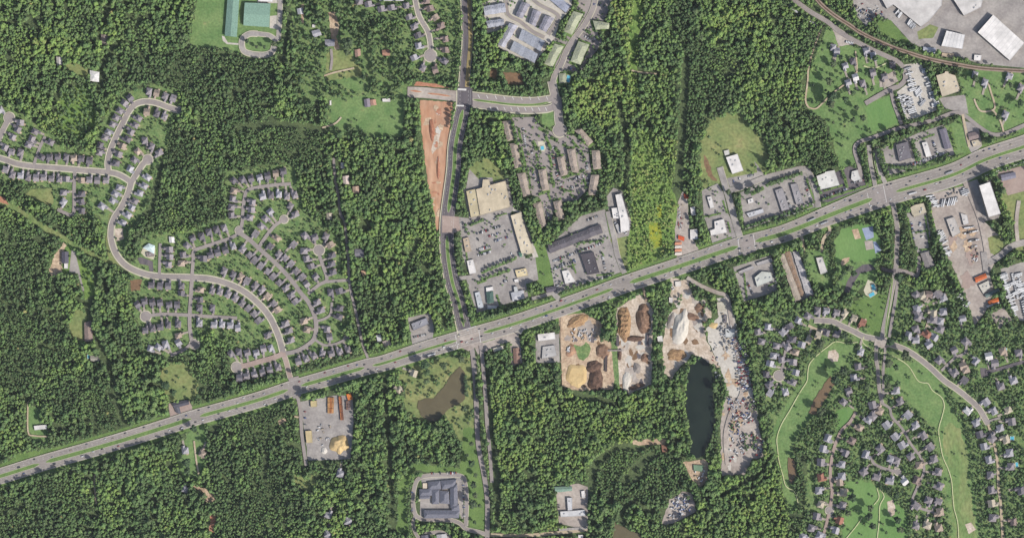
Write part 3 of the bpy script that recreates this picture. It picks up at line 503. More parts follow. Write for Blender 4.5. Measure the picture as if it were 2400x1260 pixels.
road('wooded_street', [(1908,750),(1950,753),(1974,764),(2001,776),(2025,788),(2065,797),(2085,805),(2122,819),(2152,838),(2182,862),(2212,890),(2242,911),(2272,935),(2295,957),(2316,994)], 11, 'street', 1.8, True)
road('wooded_street', [(2068,945),(2085,956),(2090,975),(2108,996),(2122,1015),(2135,1040),(2160,1075),(2165,1105),(2150,1140),(2140,1180),(2190,1200)], 6, 'street', 0, True)
road('wooded_street', [(2006,965),(1992,988),(1972,1008),(1962,1030),(1956,1045),(1950,1070),(1946,1110),(1950,1150),(1945,1190),(1936,1230),(1925,1270)], 7, 'pink', 0, True)
road('wooded_street', [(2042,1068),(2048,1085),(2070,1096),(2100,1104)], 7, 'street', 0, True); road('wooded_street', [(1828,882),(1836,850),(1842,815),(1850,795),(1838,770)], 6, 'street', 0, True)
road('wooded_street', [(1894,762),(1910,770),(1925,775)], 6, 'track', 0, True); road('wooded_street', [(2145,790),(2165,778),(2178,740),(2172,715)], 5, 'track', 0, True)
road('wooded_street', [(2316,994),(2330,1040),(2338,1085),(2340,1140),(2345,1180),(2350,1260)], 6, 'track', 0, True); road('wooded_street', [(2316,986),(2345,978)], 5, 'street', 0); road('wooded_street', [(2206,868),(2238,838),(2262,826),(2264,802)], 6, 'street', 0, True)
road('wooded_street', [(2310,872),(2350,862),(2390,850),(2440,842)], 8, 'dark', 0, True)
road('frontage_road', [(1836,-20),(1893,24),(1940,52),(1975,80),(2038,114),(2086,136),(2110,150),(2122,181),(2110,200),(2086,210),(2050,230),(2028,243)], 11, 'street', 0)
road('frontage_road', [(2088,212),(2094,240),(2104,268),(2113,292)], 8, 'street', 0)
road('frontage_road', [(2019,424),(2014,391),(2003,352),(2012,334),(2043,323),(2107,301),(2183,283),(2237,264),(2262,272),(2294,297),(2326,315),(2357,312),(2400,294),(2450,275)], 9, 'street', 0)
road('frontage_road', [(2036,340),(2040,380),(2052,440)], 9, 'lot', 0.6); road('frontage_road', [(2054,345),(2058,390),(2076,432)], 9, 'lot', 0.6)
road('farm_lane', [(1895,252),(1888,235),(1893,190),(1895,160),(1908,110),(1925,70)], 4, 'track', 0); road('farm_lane', [(1895,252),(1912,255),(1930,240),(1950,220),(1990,190),(2008,170),(2005,120)], 3.5, 'track', 0)
road('farm_lane', [(2024,155),(2050,160),(2078,148)], 3, 'path', 0); road('farm_lane', [(2283,232),(2290,250),(2300,261),(2322,260),(2332,250),(2322,215),(2316,195)], 4, 'track', 0); road('farm_lane', [(2327,258),(2345,285),(2352,310)], 4, 'track', 0)
road('works_lane', [(2262,425),(2276,460),(2296,510),(2308,560),(2316,610)], 13, 'gravel', 0); road('works_lane', [(2316,616),(2345,598),(2375,575),(2440,560)], 15, 'lot', 0); road('works_lane', [(2388,470),(2382,520),(2385,565)], 9, 'gravel', 0)

road('golf_path', [(2025,788),(2022,802),(2042,818),(2052,824),(2078,828),(2100,838),(2118,848),(2133,862),(2150,890),(2162,896),(2175,898),(2185,914),(2206,930),(2213,950),(2208,975),(2200,1005),(2203,1035),(2210,1070),(2222,1098),(2230,1125),(2233,1160),(2236,1190),(2245,1228),(2247,1290)], 1.9, 'path', 0, margin=1)
road('golf_path', [(2010,801),(1985,804),(1958,800),(1940,812),(1922,826),(1905,842),(1896,856),(1893,875),(1891,893),(1874,920),(1852,959),(1831,995),(1821,1025),(1822,1047),(1826,1080),(1834,1110),(1842,1138),(1862,1152),(1871,1180)], 1.9, 'path', 0, margin=1)
road('golf_path', [(2055,1143),(2060,1165),(2048,1182)], 1.9, 'path', 0, margin=1); road('golf_path', [(2062,1146),(2072,1162),(2062,1185),(2060,1225),(2052,1290)], 1.9, 'path', 0, margin=1); road('golf_path', [(2020,1212),(2008,1230),(1982,1262)], 1.9, 'path', 0, margin=1)
road('drive', [(2305,590),(2312,640)], 14, 'lot', 0); road('track', [(1480,165),(1500,170),(1540,174)], 4, 'track', 0)
road('access', [(1800,555),(1870,545),(1884,590)], 7, 'track', 0); road('access', [(1935,520),(1945,540),(1930,560),(1925,590)], 7, 'track', 0); road('access', [(2256,268),(2262,300),(2272,345)], 6, 'track', 0)
road('access', [(857,840),(862,862)], 9, 'street', 0); road('mall_access', [(1050,535),(1085,528)], 14, 'lot', 0); road('mall_access', [(1075,652),(1110,648)], 9, 'lot', 0); road('mall_access', [(1296,676),(1300,690),(1310,700)], 12, 'lot', 0); road('mall_access', [(1215,780),(1225,765)], 12, 'lot', 0)
road('access', [(2066,628),(2082,634),(2100,634)], 8, 'dark', 0); road('access', [(1310,1240),(1376,1236)], 6, 'lot', 0)
BULBS = [(22,276,12),(418,258,7),(347,374,11),(666,514,9),(748,586,12),(342,741,12),(456,806,11),(1009,131,14),(561,540,9),(1826,880,12),(2104,1105,7),(1944,1195,9),(812,792,5),(1312,306,15),(555,860,12)]
DN = {'estate_street':'street','hospital_drive':'drive'}
for r in ROADS:
    for i, q in enumerate(r[1]): disc(q[0], q[1], r[6](i)/2 + r[4] + 1.5, DENS, 0)
level(1.45)
walks = [r for r in ROADS if r[4] > 0]
for r in walks:
    mb = MB(); strip(r[1], lambda i: -r[6](i)/2 - r[4], lambda i: r[6](i)/2 + r[4], nextz(0.003), mb)
    newobj('pavement', mb.mesh('pavement', [M['walk']]), None, kind='structure')
def ringpoly(x, y, r, n=28): return [(x + r*math.cos(2*math.pi*k/n), y + r*math.sin(2*math.pi*k/n)) for k in range(n)]
for x, y, rr in BULBS:
    sheet('pavement', ringpoly(x, y, rr + 2.2), M['walk'], z=nextz(0.003), dens=0, grow=2)
level(1.75)
for r in ROADS:
    mb = MB(); strip(r[1], lambda i: -r[6](i)/2, lambda i: r[6](i)/2, nextz(0.003), mb)
    if r[0] != 'highway' : newobj(DN.get(r[0], r[0]), mb.mesh(r[0], [M[r[3]]]), None, kind='structure')
for x, y, rr in BULBS: sheet('turning_circle', ringpoly(x, y, rr), M['street'], z=nextz(0.003))
level(2.1)
mb = MB(); strip(hwline, lambda i: -hwline[i][2]/2 - .9, lambda i: hwline[i][2]/2 + .9, nextz(), mb); newobj('highway_kerb', mb.mesh('highway_kerb', [M['walk']]), None, kind='structure'); level(2.12)
mb = MB(); strip(hwline, lambda i: -hwline[i][2]/2, lambda i: hwline[i][2]/2, nextz(), mb); newobj('highway', mb.mesh('highway', [M['highway']]), None, kind='structure')
# grass shoulders of the highway are verge sheets under it
mb = MB(); strip(hwline, lambda i: -hwline[i][2]/2 - 9, lambda i: hwline[i][2]/2 + 9, 0.155, mb); newobj('highway_verge', mb.mesh('highway_verge', [M['verge']]), None, kind='structure')
for p in hwline: disc(p[0], p[1], hw(p[0]) / 2 + 8.5, DENS, 0)
# crossings
for nm, pl, mk in [('crossing',[(1072,206),(1107,206),(1108,247),(1068,247)],'dark'), ('crossing',[(1074,777),(1125,762),(1128,806),(1098,822),(1082,815)],'gravel'),
  ('crossing',[(1036,505),(1075,508),(1080,545),(1036,545)],'pink'), ('crossing',[(1738,560),(1764,552),(1772,588),(1742,600)],'street'), ('crossing',[(2046,440),(2088,428),(2100,475),(2058,490)],'street'),
  ('crossing',[(2052,792),(2078,790),(2084,812),(2066,816),(2048,808)],'gravel'), ('crossing',[(1290,224),(1316,228),(1318,262),(1298,262)],'street'), ('crossing',[(676,886),(700,880),(706,928),(688,934)],'street')]:
    sheet(nm, pl, M[mk], dens=0)
# raised grass medians with pale kerbs
rp = random.Random(4)
for k in range(34):
    x = rp.uniform(20, 2380); s_ = rp.choice((-1, 1)); p0 = min(hwline, key=lambda q: abs(q[0]-x)); w0 = hw(x); o_ = s_*(4 + (w0/2-6)*rp.choice((.22,.5,.78))); L = rp.uniform(6, 34)
    seg = smooth_line([p for p in hwline if x-L <= p[0] <= x+L][:]) if True else None
    if len(seg) < 3: continue
    mb = MB(); strip(seg, o_ - 1.5, o_ + 1.5, nextz(0.001), mb); newobj('road_patch', mb.mesh('road_patch', [M['patch']]), None, kind='structure')
for ln in [hwline]:
    for s_ in (-1, 1):
        for q in (.2, .5, .8):
            o_ = lambda i, s_=s_, q=q: s_*(3.8 + (ln[i][2]/2 - 5)*q); mb = MB(); strip(ln, lambda i: o_(i) - .8, lambda i: o_(i) + .8, nextz(0.001), mb)
            newobj('wheel_track', mb.mesh('wheel_track', [mat('worn_wheel_track', tone(144,138,133), tone(158,151,146), .03, fine=.06)]), None, kind='structure')
ZT = _z[0] + 0.03
def seg_between(line, x0, x1): return [p for p in line if x0 <= p[0] <= x1]
def median(line, w, h=0.15, mk='verge', kerb=0.7, z0=None):
    z = (z0 or _z[0]) + 0.02; n = len(line)
    def taper(i): return w / 2 * min(1.0, 0.25 + i / 4.0, 0.25 + (n - 1 - i) / 4.0)
    mb = MB(); strip(line, lambda i: -taper(i) - kerb, lambda i: taper(i) + kerb, z + h, mb)
    mb2 = MB(); strip(line, lambda i: -taper(i), lambda i: taper(i), z + h + 0.02, mb2)
    k = newobj('median_kerb', mb.mesh('median_kerb', [M['walk']]), None, kind='structure')
    newobj('median', mb2.mesh('median', [M[mk]]), None, kind='structure')
for x0, x1, w in [(-60,93,8),(105,452,9),(466,677,8),(705,856,8),(873,1072,6),(1132,1437,7),(1474,1730,9.5),(1768,2046,10),(2100,2470,7)]:
    median(seg_between(hwline, x0, x1), w)
AV = [r for r in ROADS if r[0] == 'avenue']
def seg_y(line, y0, y1): return [p for p in line if y0 <= p[1] <= y1]
lineN = seg_y(AV[0][1], -60, 205); lineS = AV[1][1]
mb = MB(); strip(lineN, -10.5, -1.0, _z[0] + 0.03, mb); newobj('unpaved_median', mb.mesh('unpaved_median', [mat('straw_median', tone(172,152,108), tone(150,136,92), 0.05, fine=0.15, stretch=(5,1.6,0.2))]), None, kind='structure')
median(seg_y(lineS, 254, 500), 8.5); median(seg_y(lineS, 552, 770), 7.5)
for ln in (lineN, lineS):
    mb = MB(); strip(ln, lambda i: 12.8 if ln is lineN else 16.2, lambda i: 15.2 if ln is lineN else 18.6, _z[0] + 0.12, mb); newobj('footway', mb.mesh('footway', [M['walk']]), None, kind='structure')
median([p for p in smooth_line([(1110,234),(1150,239),(1200,245),(1250,246),(1286,240)])], 4.5, kerb=0.6)
median(smooth_line([(1002,219),(1030,222),(1056,226)]), 4, mk='redd', kerb=0.5); median(smooth_line([(962,213),(975,214),(988,216)]), 5, mk='redd', kerb=0.5)
median(smooth_line([(1114,835),(1120,852),(1123,872)]), 3.5); median(smooth_line([(2092,650),(2086,700),(2078,750),(2074,785)]), 3); median(smooth_line([(2063,812),(2063,850),(2066,900)]), 3)
median(smooth_line([(2046,352),(2054,395),(2062,425)]), 3.5)
# painted lines
def dashes(line, off, m_, mb, on=3.0, gap=9.0, w=0.42, zz=None):
    acc = 0.0
    for i in range(len(line) - 1):
        a, b = line[i], line[i+1]; dx, dy = b[0]-a[0], b[1]-a[1]; l = math.hypot(dx, dy)
        if l < 1e-6: continue
        ux, uy = dx/l, dy/l; o = off(a[0]) if callable(off) else off
        if (acc % (on + gap)) < on or gap == 0:
            cx, cy = a[0] + dx/2 - uy*o, a[1] + dy/2 + ux*o; c = W(cx, cy)
            mb.obox((c.x, c.y), (ux, -uy), l/2 + (0.05 if gap == 0 else 0), w/2, zz, zz + 0.01)
        acc += l
fineline = smooth_line(HW, 3.0); mb = MB(); zl = ZT
for sgn in (-1, 1):
    dashes(fineline, lambda x: sgn * (hw(x)/2 - 1.3), None, mb, gap=0, w=0.35, zz=zl)
    for q in (0.36, 0.64): dashes(fineline, lambda x: sgn * (3.5 + (hw(x)/2 - 4.5) * q), None, mb, on=3, gap=9, w=0.4, zz=zl)
newobj('lane_markings', mb.mesh('lane_markings', [M['paint']]), None, kind='structure')
mb = MB()
for ln, hwid in ((smooth_line([p for p in lineS], 3), 15.5), (smooth_line(lineN, 3), 12)):
    for s_ in (-1, 1):
        if ln[0][1] > 200 : dashes(ln, s_ * (hwid * 0.62), None, mb, on=3, gap=6, w=0.4, zz=ZT)
        dashes(ln, s_ * (hwid - 1.2), None, mb, gap=0, w=0.35, zz=ZT)
newobj('lane_markings', mb.mesh('lane_markings', [M['paint']]), None, kind='structure')
mb = MB()
c = W(1083, 210); mb.obox((c.x, c.y), (1, -0.06), 10, 2.2, ZT + .01, ZT + .03); c = W(1079, 248); mb.obox((c.x, c.y), (1, -0.04), 8.5, 1.7, ZT + .01, ZT + .03)
for x, y, ax, hl, hwd in [(1124,785,(0.15,-1),17,0.6),(1070,800,(0.15,-1),16,0.6),(2074,455,(0.2,-1),20,0.5),(2036,470,(0.2,-1),18,0.5),(1732,578,(0.15,-1),16,0.6),(1768,566,(0.15,-1),16,0.6),(1100,768,(1,0.3),16,0.6)]:
    c = W(x, y); mb.obox((c.x, c.y), ax, hl, hwd, ZT + .01, ZT + .03)
for k in range(9):      # bus-bay style hatching on the avenue's east road
    t = k / 8; c = W(1122 + 160 * t, 226 + 12 * t - 8 * t * t); mb.obox((c.x, c.y), (0.5, -1), 4.5, 0.7, ZT + .01, ZT + .03)
    c = W(1150 + 130 * t, 254 + 5 * t - 3 * t * t); mb.obox((c.x, c.y), (0.5, -1), 4.5, 0.7, ZT + .01, ZT + .03)
for k in range(26):     # dashed taper lane by the crossing
    c = W(985 + k * 3.6, 834 - k * 1.13); mb.obox((c.x, c.y), (1, 0.3), 0.9, 1.1, ZT + .01, ZT + .03)
    c = W(2300 + k * 4.5, 414 - k * 1.55); mb.obox((c.x, c.y), (1, 0.34), 1.2, 0.9, ZT + .01, ZT + .03)
newobj('stop_lines', mb.mesh('stop_lines', [M['paint']]), None, kind='structure')
# railway on its ballast bed
RL = [(1905,-15),(1924,10),(1955,36),(1989,58),(2026,82),(2086,109),(2135,126),(2183,140),(2244,152),(2304,161),(2400,167),(2460,170)]
rl = smooth_line(RL, 3)
for p in rl: disc(p[0], p[1], 8, DENS, 0)
mb = MB(); strip(rl, -4.5, 4.5, 1.9, mb); newobj('railway_bed', mb.mesh('railway_bed', [M['rail']]), None, kind='structure')
mb = MB(); dashes(rl, 0, None, mb, gap=0, w=3.0, zz=1.96)
newobj('sleepers', mb.mesh('sleepers', [M['wood']]), None, kind='structure')
mb = MB(); dashes(rl, -0.75, None, mb, gap=0, w=0.3, zz=2.05); dashes(rl, 0.75, None, mb, gap=0, w=0.3, zz=2.05); newobj('rails', mb.mesh('rails', [M['steel']]), None, kind='structure')
# treeline beside the railway
for ln in ([(1985,40),(2030,72),(2080,92),(2130,112)], [(1915,50),(1960,72),(2020,98),(2080,124),(2120,140),(2180,152),(2240,164)]):
    for p in smooth_line(ln): disc(p[0], p[1], 6, DENS, 0.9); disc(p[0], p[1], 6, SIZE, 0.7)
for p in smooth_line(RL): disc(p[0], p[1], 6.5, DENS, 0)
for p in smooth_line([(1893,24),(1940,52),(1975,80),(2038,114),(2086,136),(2110,150)]): disc(p[0], p[1], 7.5, DENS, 0)
for p in smooth_line([(2106,290),(2098,262),(2098,225),(2114,192)]): disc(p[0]+6, p[1], 2, DENS, 0.0)
# parking bays painted on the lots
def bays(x0, y0, x1, y1, n, depth, mb):
    L = math.hypot(x1-x0, y1-y0); ux, uy = (x1-x0)/L, (y1-y0)/L
    for k in range(n + 1):
        t = k / n; c = W(x0 + (x1-x0)*t, y0 + (y1-y0)*t); mb.obox((c.x, c.y), (uy, ux), depth/2, 0.14, 1.46, 1.47)
ROWS = [ # parked rows: x0,y0,x1,y1, stalls, filled, place
 (1118,548,1180,528,22,.45,'mall car park, top row'),(1120,562,1186,541,24,.25,'mall car park, second row'),(1160,565,1192,555,12,.7,'mall car park by the long shops'),(1118,586,1150,577,12,.9,'mall car park, middle row'),
 (1120,598,1150,590,12,.9,'mall car park, row below the middle'),(1180,600,1206,592,9,.15,'mall car park, lower end'),(1130,625,1190,607,20,.1,'mall car park, bottom row'),(1180,660,1190,657,4,.8,'bank car park'),
 (1296,612,1410,570,36,.75,'retail car park, row in front of the long dark roof'),(1298,630,1350,612,18,.6,'retail car park, middle row'),(1312,622,1352,608,14,.5,'retail car park, third row'),(1402,655,1440,642,14,.6,'retail car park near the highway'),(1412,600,1420,635,12,.5,'retail car park, east edge'),
 (1372,518,1402,506,10,.8,'yard behind the long dark roof'),(1300,650,1310,680,10,.4,'retail car park by the white shop'),
 (1226,300,1236,370,18,.6,'garden apartments, west aisle'),(1240,310,1250,380,18,.4,'garden apartments, inner west aisle'),(1296,345,1300,400,14,.7,'garden apartments, centre aisle'),(1302,400,1318,440,12,.6,'garden apartments, south aisle'),(1330,425,1368,412,12,.7,'garden apartments, east court'),
 (1340,440,1366,432,9,.5,'garden apartments, lower east court'),(1352,350,1372,372,9,.8,'garden apartments, north-east aisle'),(1376,380,1378,430,14,.7,'garden apartments, far east aisle'),(1278,485,1286,510,8,.6,'garden apartments, south end'),(1250,405,1256,440,10,.5,'garden apartments, south-west aisle'),
 (1368,84,1392,100,9,.6,'green-roofed apartments, north court'),(1386,96,1408,84,7,.6,'green-roofed apartments, east edge'),(1330,158,1358,168,9,.6,'green-roofed apartments by the pool'),(1390,10,1420,16,9,.7,'green-roofed apartments, top court'),
 (1735,520,1742,500,8,.3,'business park, west edge'),(1820,512,1880,492,20,.8,'business park frontage row'),(1838,450,1856,494,14,.6,'between the two long grey roofs'),(1890,440,1904,480,12,.6,'east of the long grey roofs'),(1718,425,1770,408,18,.4,'church car park'),
 (1930,462,1985,442,18,.8,'store car park frontage'),(1992,430,2028,420,12,.7,'car park of the small white block'),(2068,372,2080,402,10,.5,'car park beside the square dark roof'),(2110,396,2150,380,14,.8,'office frontage row'),(2186,330,2198,360,10,.6,'between white and grey offices'),
 (2140,385,2216,358,26,.8,'office frontage by the highway'),(2164,420,2165,421,1,0,'x'),(1752,662,1765,690,10,.6,'dealer yard, west row'),(1812,625,1820,672,12,.5,'dealer yard, east row'),(1732,650,1740,690,10,.4,'dealer yard, far west row'),
 (2136,520,2142,560,12,.6,'office car park by the parkway'),(2156,520,2162,560,12,.6,'office car park, inner row'),(1985,8,2040,30,20,.6,'warehouse car park'),(1996,20,2050,44,20,.5,'warehouse car park, second row'),(2012,36,2040,50,10,.5,'warehouse car park, third row'),
 (972,1120,985,1120,1,0,'x'),(966,1150,966,1200,12,.4,'care home, west side'),(1086,1130,1088,1210,20,.5,'care home, east side'),(1010,1108,1075,1107,16,.4,'care home, north side'),(1310,1150,1310,1210,12,.3,'depot yard'),(715,960,716,1020,8,.5,'contractor yard, west edge'),
 (968,790,1005,782,8,.8,'white shop by the highway'),(1215,800,1218,845,8,.4,'brown yard'),(1262,840,1300,842,9,.3,'garage lot'),(2350,640,2380,740,26,.9,'lorry park, west row'),(2385,640,2398,700,16,.7,'lorry park, inner row')]
mb = MB()
for r in ROWS:
    if r[5] > 0 and 'yard' not in r[6]: bays(r[0], r[1], r[2], r[3], r[4], 5.2, mb)
newobj('parking_bays', mb.mesh('parking_bays', [M['paint']]), None, kind='structure')
# ---------------------------------------------------------------- large buildings
def thing(name, label, cat, loc, rz=0.0, group=None):
    o = bpy.data.objects.new(name, None); COL.objects.link(o); o.empty_display_size = 1
    o.location = loc; o.rotation_euler = (0, 0, rz); o['label'] = label; o['category'] = cat
    if group: o['group'] = group
    return o
def centroid(pl): return (sum(p[0] for p in pl)/len(pl), sum(p[1] for p in pl)/len(pl))
def inset(P, d):
    """P: list of 2D Vectors counter-clockwise; moves every edge inward by d"""
    n = len(P); out = []
    for i in range(n):
        a, b, c = P[i-1], P[i], P[(i+1) % n]
        e1 = (b - a).normalized(); e2 = (c - b).normalized(); n1 = Vector((-e1.y, e1.x)); n2 = Vector((-e2.y, e2.x))
        k = (n1 + n2); l = max(k.dot(n1), 0.3); out.append(b + k * (d / l))
    return out
def ccw(P):
    a = sum(P[i].x * P[(i+1) % len(P)].y - P[(i+1) % len(P)].x * P[i].y for i in range(len(P)))
    return P if a > 0 else P[::-1]
WHITE = tone(226, 222, 218); TANR = tone(206, 194, 172); GREY = tone(150, 146, 150); DARKR = tone(96, 92, 98); BROWNR = tone(150, 122, 104)
BLD = []
rb = random.Random(3)
def flat_building(name, label, cat, poly, h, col, wall=None, units=4, parapet=True, seams=0):
    cx, cy = centroid(poly); base = W(cx, cy); BLD.append((label, cx, cy))
    root = thing(name, label, cat, (base.x, base.y, 0))
    P = ccw([Vector((W(x, y).x - base.x, W(x, y).y - base.y)) for x, y in poly]); n = len(P)
    fill(poly, DENS, 0, 4)
    # walls
    vs = [(p.x, p.y, 0) for p in P] + [(p.x, p.y, h) for p in P]
    w = newobj('wall', mesh('wall', vs, [(i, (i+1) % n, n + (i+1) % n, n + i) for i in range(n)], M['wall']), root); w.color = wall or tone(170, 160, 150)
    # roof deck set down behind a parapet
    hr = h - 0.5 if parapet else h + 0.02
    tv = [Vector((p.x, p.y, hr)) for p in P]; tris = tessellate_polygon([tv]); fs = []
    for t in tris:
        a, b, c = (tv[i] for i in t); fs.append(t if (b-a).cross(c-a).z > 0 else (t[0], t[2], t[1]))
    r = newobj('roof', mesh('roof', tv, fs, M['flat']), root); r.color = col
    if parapet:
        Q = inset(P, 0.45); mb = MB()
        for i in range(n):
            j = (i+1) % n
            mb.add([(P[i].x, P[i].y, h), (P[j].x, P[j].y, h), (Q[j].x, Q[j].y, h), (Q[i].x, Q[i].y, h), (Q[i].x, Q[i].y, hr), (Q[j].x, Q[j].y, hr)], [(0,1,2,3), (3,2,5,4)])
        pp = newobj('parapet', mb.mesh('parapet', [M['wall']]), root); pp.color = tuple(min(1, c * 1.08) for c in col[:3]) + (1,)
    # a strip of windows on the longest walls
    mb = MB()
    for i in range(n):
        a, b = P[i], P[(i+1) % n]; L = (b - a).length
        if L < 9: continue
        k = int(L / 5); u = (b - a).normalized(); nn = Vector((u.y, -u.x))
        for s in range(k):
            c = a + u * (L * (s + 0.5) / k) + nn * 0.02
            for z0 in ([1.0] if h < 9 else [1.0, 4.6]): 
                p, q = c - u * 1.5, c + u * 1.5; mb.add([(p.x, p.y, z0), (q.x, q.y, z0), (q.x, q.y, z0 + 2), (p.x, p.y, z0 + 2)], [(0,1,2,3)])
    if mb.v: newobj('windows', mb.mesh('windows', [M['glass']]), root, kind='stuff')
    # rooftop plant and roof seams
    xs = [p.x for p in P]; ys = [p.y for p in P]
    def inside(x, y):
        c = False
        for i in range(n):
            a, b = P[i], P[(i+1) % n]
            if (a.y > y) != (b.y > y) and x < (b.x - a.x) * (y - a.y) / (b.y - a.y) + a.x: c = not c
        return c
    PI_ = inset(P, 3.0); got = 0; tries = 0; e = (P[1] - P[0]).normalized()
    while got < units and tries < 200:
        tries += 1; x = rb.uniform(min(xs), max(xs)); y = rb.uniform(min(ys), max(ys))
        if not all(inside(x + dx, y + dy) for dx in (-4, 4) for dy in (-4, 4)): continue
        mb = MB(); s = rb.uniform(1.2, 2.2); mb.obox((x, y), (e.x, e.y), s, s * rb.uniform(0.5, 0.9), hr, hr + rb.uniform(1.0, 1.9)); mb.obox((x, y), (e.x, e.y), s*0.4, s*0.4, hr + 1.0, hr + 2.1)
        newobj('rooftop_unit', mb.mesh('rooftop_unit', [M['unit']]), root); got += 1
    if seams:
        mb = MB(); a, b = P[0], P[1]
        L0 = (P[1] - P[0]).length; L1 = (P[2] - P[1]).length; 
        for k in range(1, seams):
            t = k / seams; p = P[0].lerp(P[1], t); q = P[3].lerp(P[2], t) if n == 4 else p + Vector((-e.y, e.x)) * L1 * 0.96
            m_ = (p + q) / 2; d = q - p; mb.obox((m_.x, m_.y), (d.x, d.y), d.length/2 - 0.6, 0.22, hr, hr + 0.28)
        newobj('roof_seam', mb.mesh('roof_seam', [M['unit']]), root, kind='stuff')
    return root
def gable_building(name, label, cat, quad, eave, ridge, col, units=1, wall=None, hip=0.0, over=0.8):
    """a pitched roof over a four-cornered plan: the ridge runs along the longer side, one roof piece per dwelling"""
    cx, cy = centroid(quad); base = W(cx, cy); BLD.append((label, cx, cy)); root = thing(name, label, cat, (base.x, base.y, 0)); fill(quad, DENS, 0, 3.5)
    P = ccw([Vector((W(x, y).x - base.x, W(x, y).y - base.y)) for x, y in quad])
    if (P[1]-P[0]).length + (P[3]-P[2]).length < (P[2]-P[1]).length + (P[0]-P[3]).length: P = P[1:] + P[:1]
    a, b, c, d = P; u = (b - a).normalized(); v = (d - a).normalized()
    mbw = MB(); 
    for k in range(units):
        t0, t1 = k/units, (k+1)/units
        q = [a.lerp(b, t0), a.lerp(b, t1), d.lerp(c, t1), d.lerp(c, t0)]
        dz = (0.35 if k % 2 else 0.0) if units > 1 else 0; sft = (0.7 if k % 3 == 1 else 0.0) if units > 1 else 0
        q = [q[0] + v*sft, q[1] + v*sft, q[2] + v*sft, q[3] + v*sft]
        mbw.add([(p.x, p.y, 0) for p in q] + [(p.x, p.y, eave + dz) for p in q], [(i, (i+1) % 4, 4 + (i+1) % 4, 4 + i) for i in range(4)] + [(4,5,6,7)])
        e0 = over if k == 0 else 0.02; e1 = over if k == units-1 else 0.02
        A = q[0] - v*over - u*e0; B = q[1] - v*over + u*e1; C = q[2] + v*over + u*e1; D = q[3] + v*over - u*e0
        wid = (D - A).length; h0 = hip * wid / 2 if k == 0 else 0; h1 = hip * wid / 2 if k == units-1 else 0
        m0 = (A + D)/2 + u*h0; m1 = (B + C)/2 - u*h1; z = eave + dz; zr = ridge + dz
        vs = [(A.x,A.y,z),(B.x,B.y,z),(C.x,C.y,z),(D.x,D.y,z),(m0.x,m0.y,zr),(m1.x,m1.y,zr),(A.x,A.y,z-.3),(B.x,B.y,z-.3),(C.x,C.y,z-.3),(D.x,D.y,z-.3)]
        r = newobj('roof', mesh('roof', vs, [(0,1,5,4),(2,3,4,5),(1,2,5),(3,0,4),(6,7,1,0),(7,8,2,1),(8,9,3,2),(9,6,0,3),(9,8,7,6)], M['shingle']), root)
        f = 1 + 0.1 * math.sin(k * 2.4 + cx); r.color = (col[0]*f, col[1]*f, col[2]*f, 1)
        if units > 1:   # stack or vent on each dwelling
            mb = MB(); p = m0.lerp(m1, 0.7) + v * wid * 0.16; mb.obox((p.x, p.y), (u.x, u.y), 0.7, 0.5, z, zr + 0.6); newobj('chimney', mb.mesh('chimney', [M['unit']]), r)
    w = newobj('wall', mbw.mesh('wall', [M['wall']]), root); w.color = wall or tone(196, 184, 164)
    mb = MB()
    for (p, q, sg) in ((a, b, 1), (c, d, 1)):
        L = (q-p).length; k = max(2, int(L/4)); uu = (q-p).normalized(); nn = Vector((uu.y, -uu.x))
        for s in range(k):
            m_ = p + uu*(L*(s+.5)/k) + nn*0.75
            for z0 in ([1.0, 3.6] if eave > 5 else [1.0]):
                x, y = m_ - uu*0.7, m_ + uu*0.7; mb.add([(x.x,x.y,z0),(y.x,y.y,z0),(y.x,y.y,z0+1.4),(x.x,x.y,z0+1.4)], [(0,1,2,3)])
    newobj('windows', mb.mesh('windows', [M['glass']]), root, kind='stuff')
    return root
FB = flat_building; GB = gable_building
GREENR = tone(132, 164, 148); PALEG = tone(172, 172, 140)
GB('school_wing', 'long school wing with green metal roof beside the playing field', 'school', [(536,-20),(562,-20),(555,87),(528,84)], 7, 10.5, GREENR)
GB('school_hall', 'broad green-roofed school hall above the oval driveway', 'school', [(575,8),(634,10),(631,64),(572,60)], 8, 12, tone(138,170,152))
FB('school_link', 'flat white school block touching the top edge beside green roofs', 'school', [(603,-15),(640,-15),(640,6),(606,4)], 6, WHITE, units=2)
FB('supermarket', 'biggest tan-roofed store at the head of the mall car park', 'store', [(1130,440),(1132,421),(1147,421),(1149,434),(1185,424),(1196,485),(1126,505),(1116,444)], 9, tone(204,190,164), units=9)
FB('store', 'lower tan-roofed store wing at the west end of the biggest store', 'store', [(1093,448),(1115.5,443),(1126,505),(1104,510)], 7, tone(196,184,152), units=4)
FB('shopping_arcade', 'long narrow tan-roofed row of shops east of the mall car park', 'store', [(1197,505),(1221,497),(1233,540),(1252,592),(1224,600),(1208,545)], 7.5, tone(212,200,176), units=10)
GB('canopy_roof', 'small green hipped canopy at the foot of the long tan shops', 'canopy', [(1216,592),(1226,589),(1229,599),(1219,602)], 5, 8, tone(110,150,130), hip=1)
FB('shop', 'small tan shop on the west edge of the mall car park', 'store', [(1085,559),(1098,556),(1105,589),(1091,591)], 5, tone(196,178,156), units=3)
FB('shop', 'small bright white shop at the mall car park south-west corner', 'store', [(1094,611),(1109,608),(1117,639),(1101,642)], 5, WHITE, units=2)
FB('bank', 'cream flat-roofed bank below the mall car park', 'bank', [(1207,633),(1233,628),(1238,645),(1212,650)], 5, tone(212,196,158), units=4)
FB('kiosk', 'tiny white kiosk just below the cream bank', 'kiosk', [(1205,655),(1215,653),(1216,660),(1207,662)], 4, WHITE, units=0)
FB('shop', 'long thin white shop west of the green canopy near the avenue corner', 'store', [(1113,686),(1124,683),(1134,720),(1121,723)], 5, tone(200,204,208), units=2)
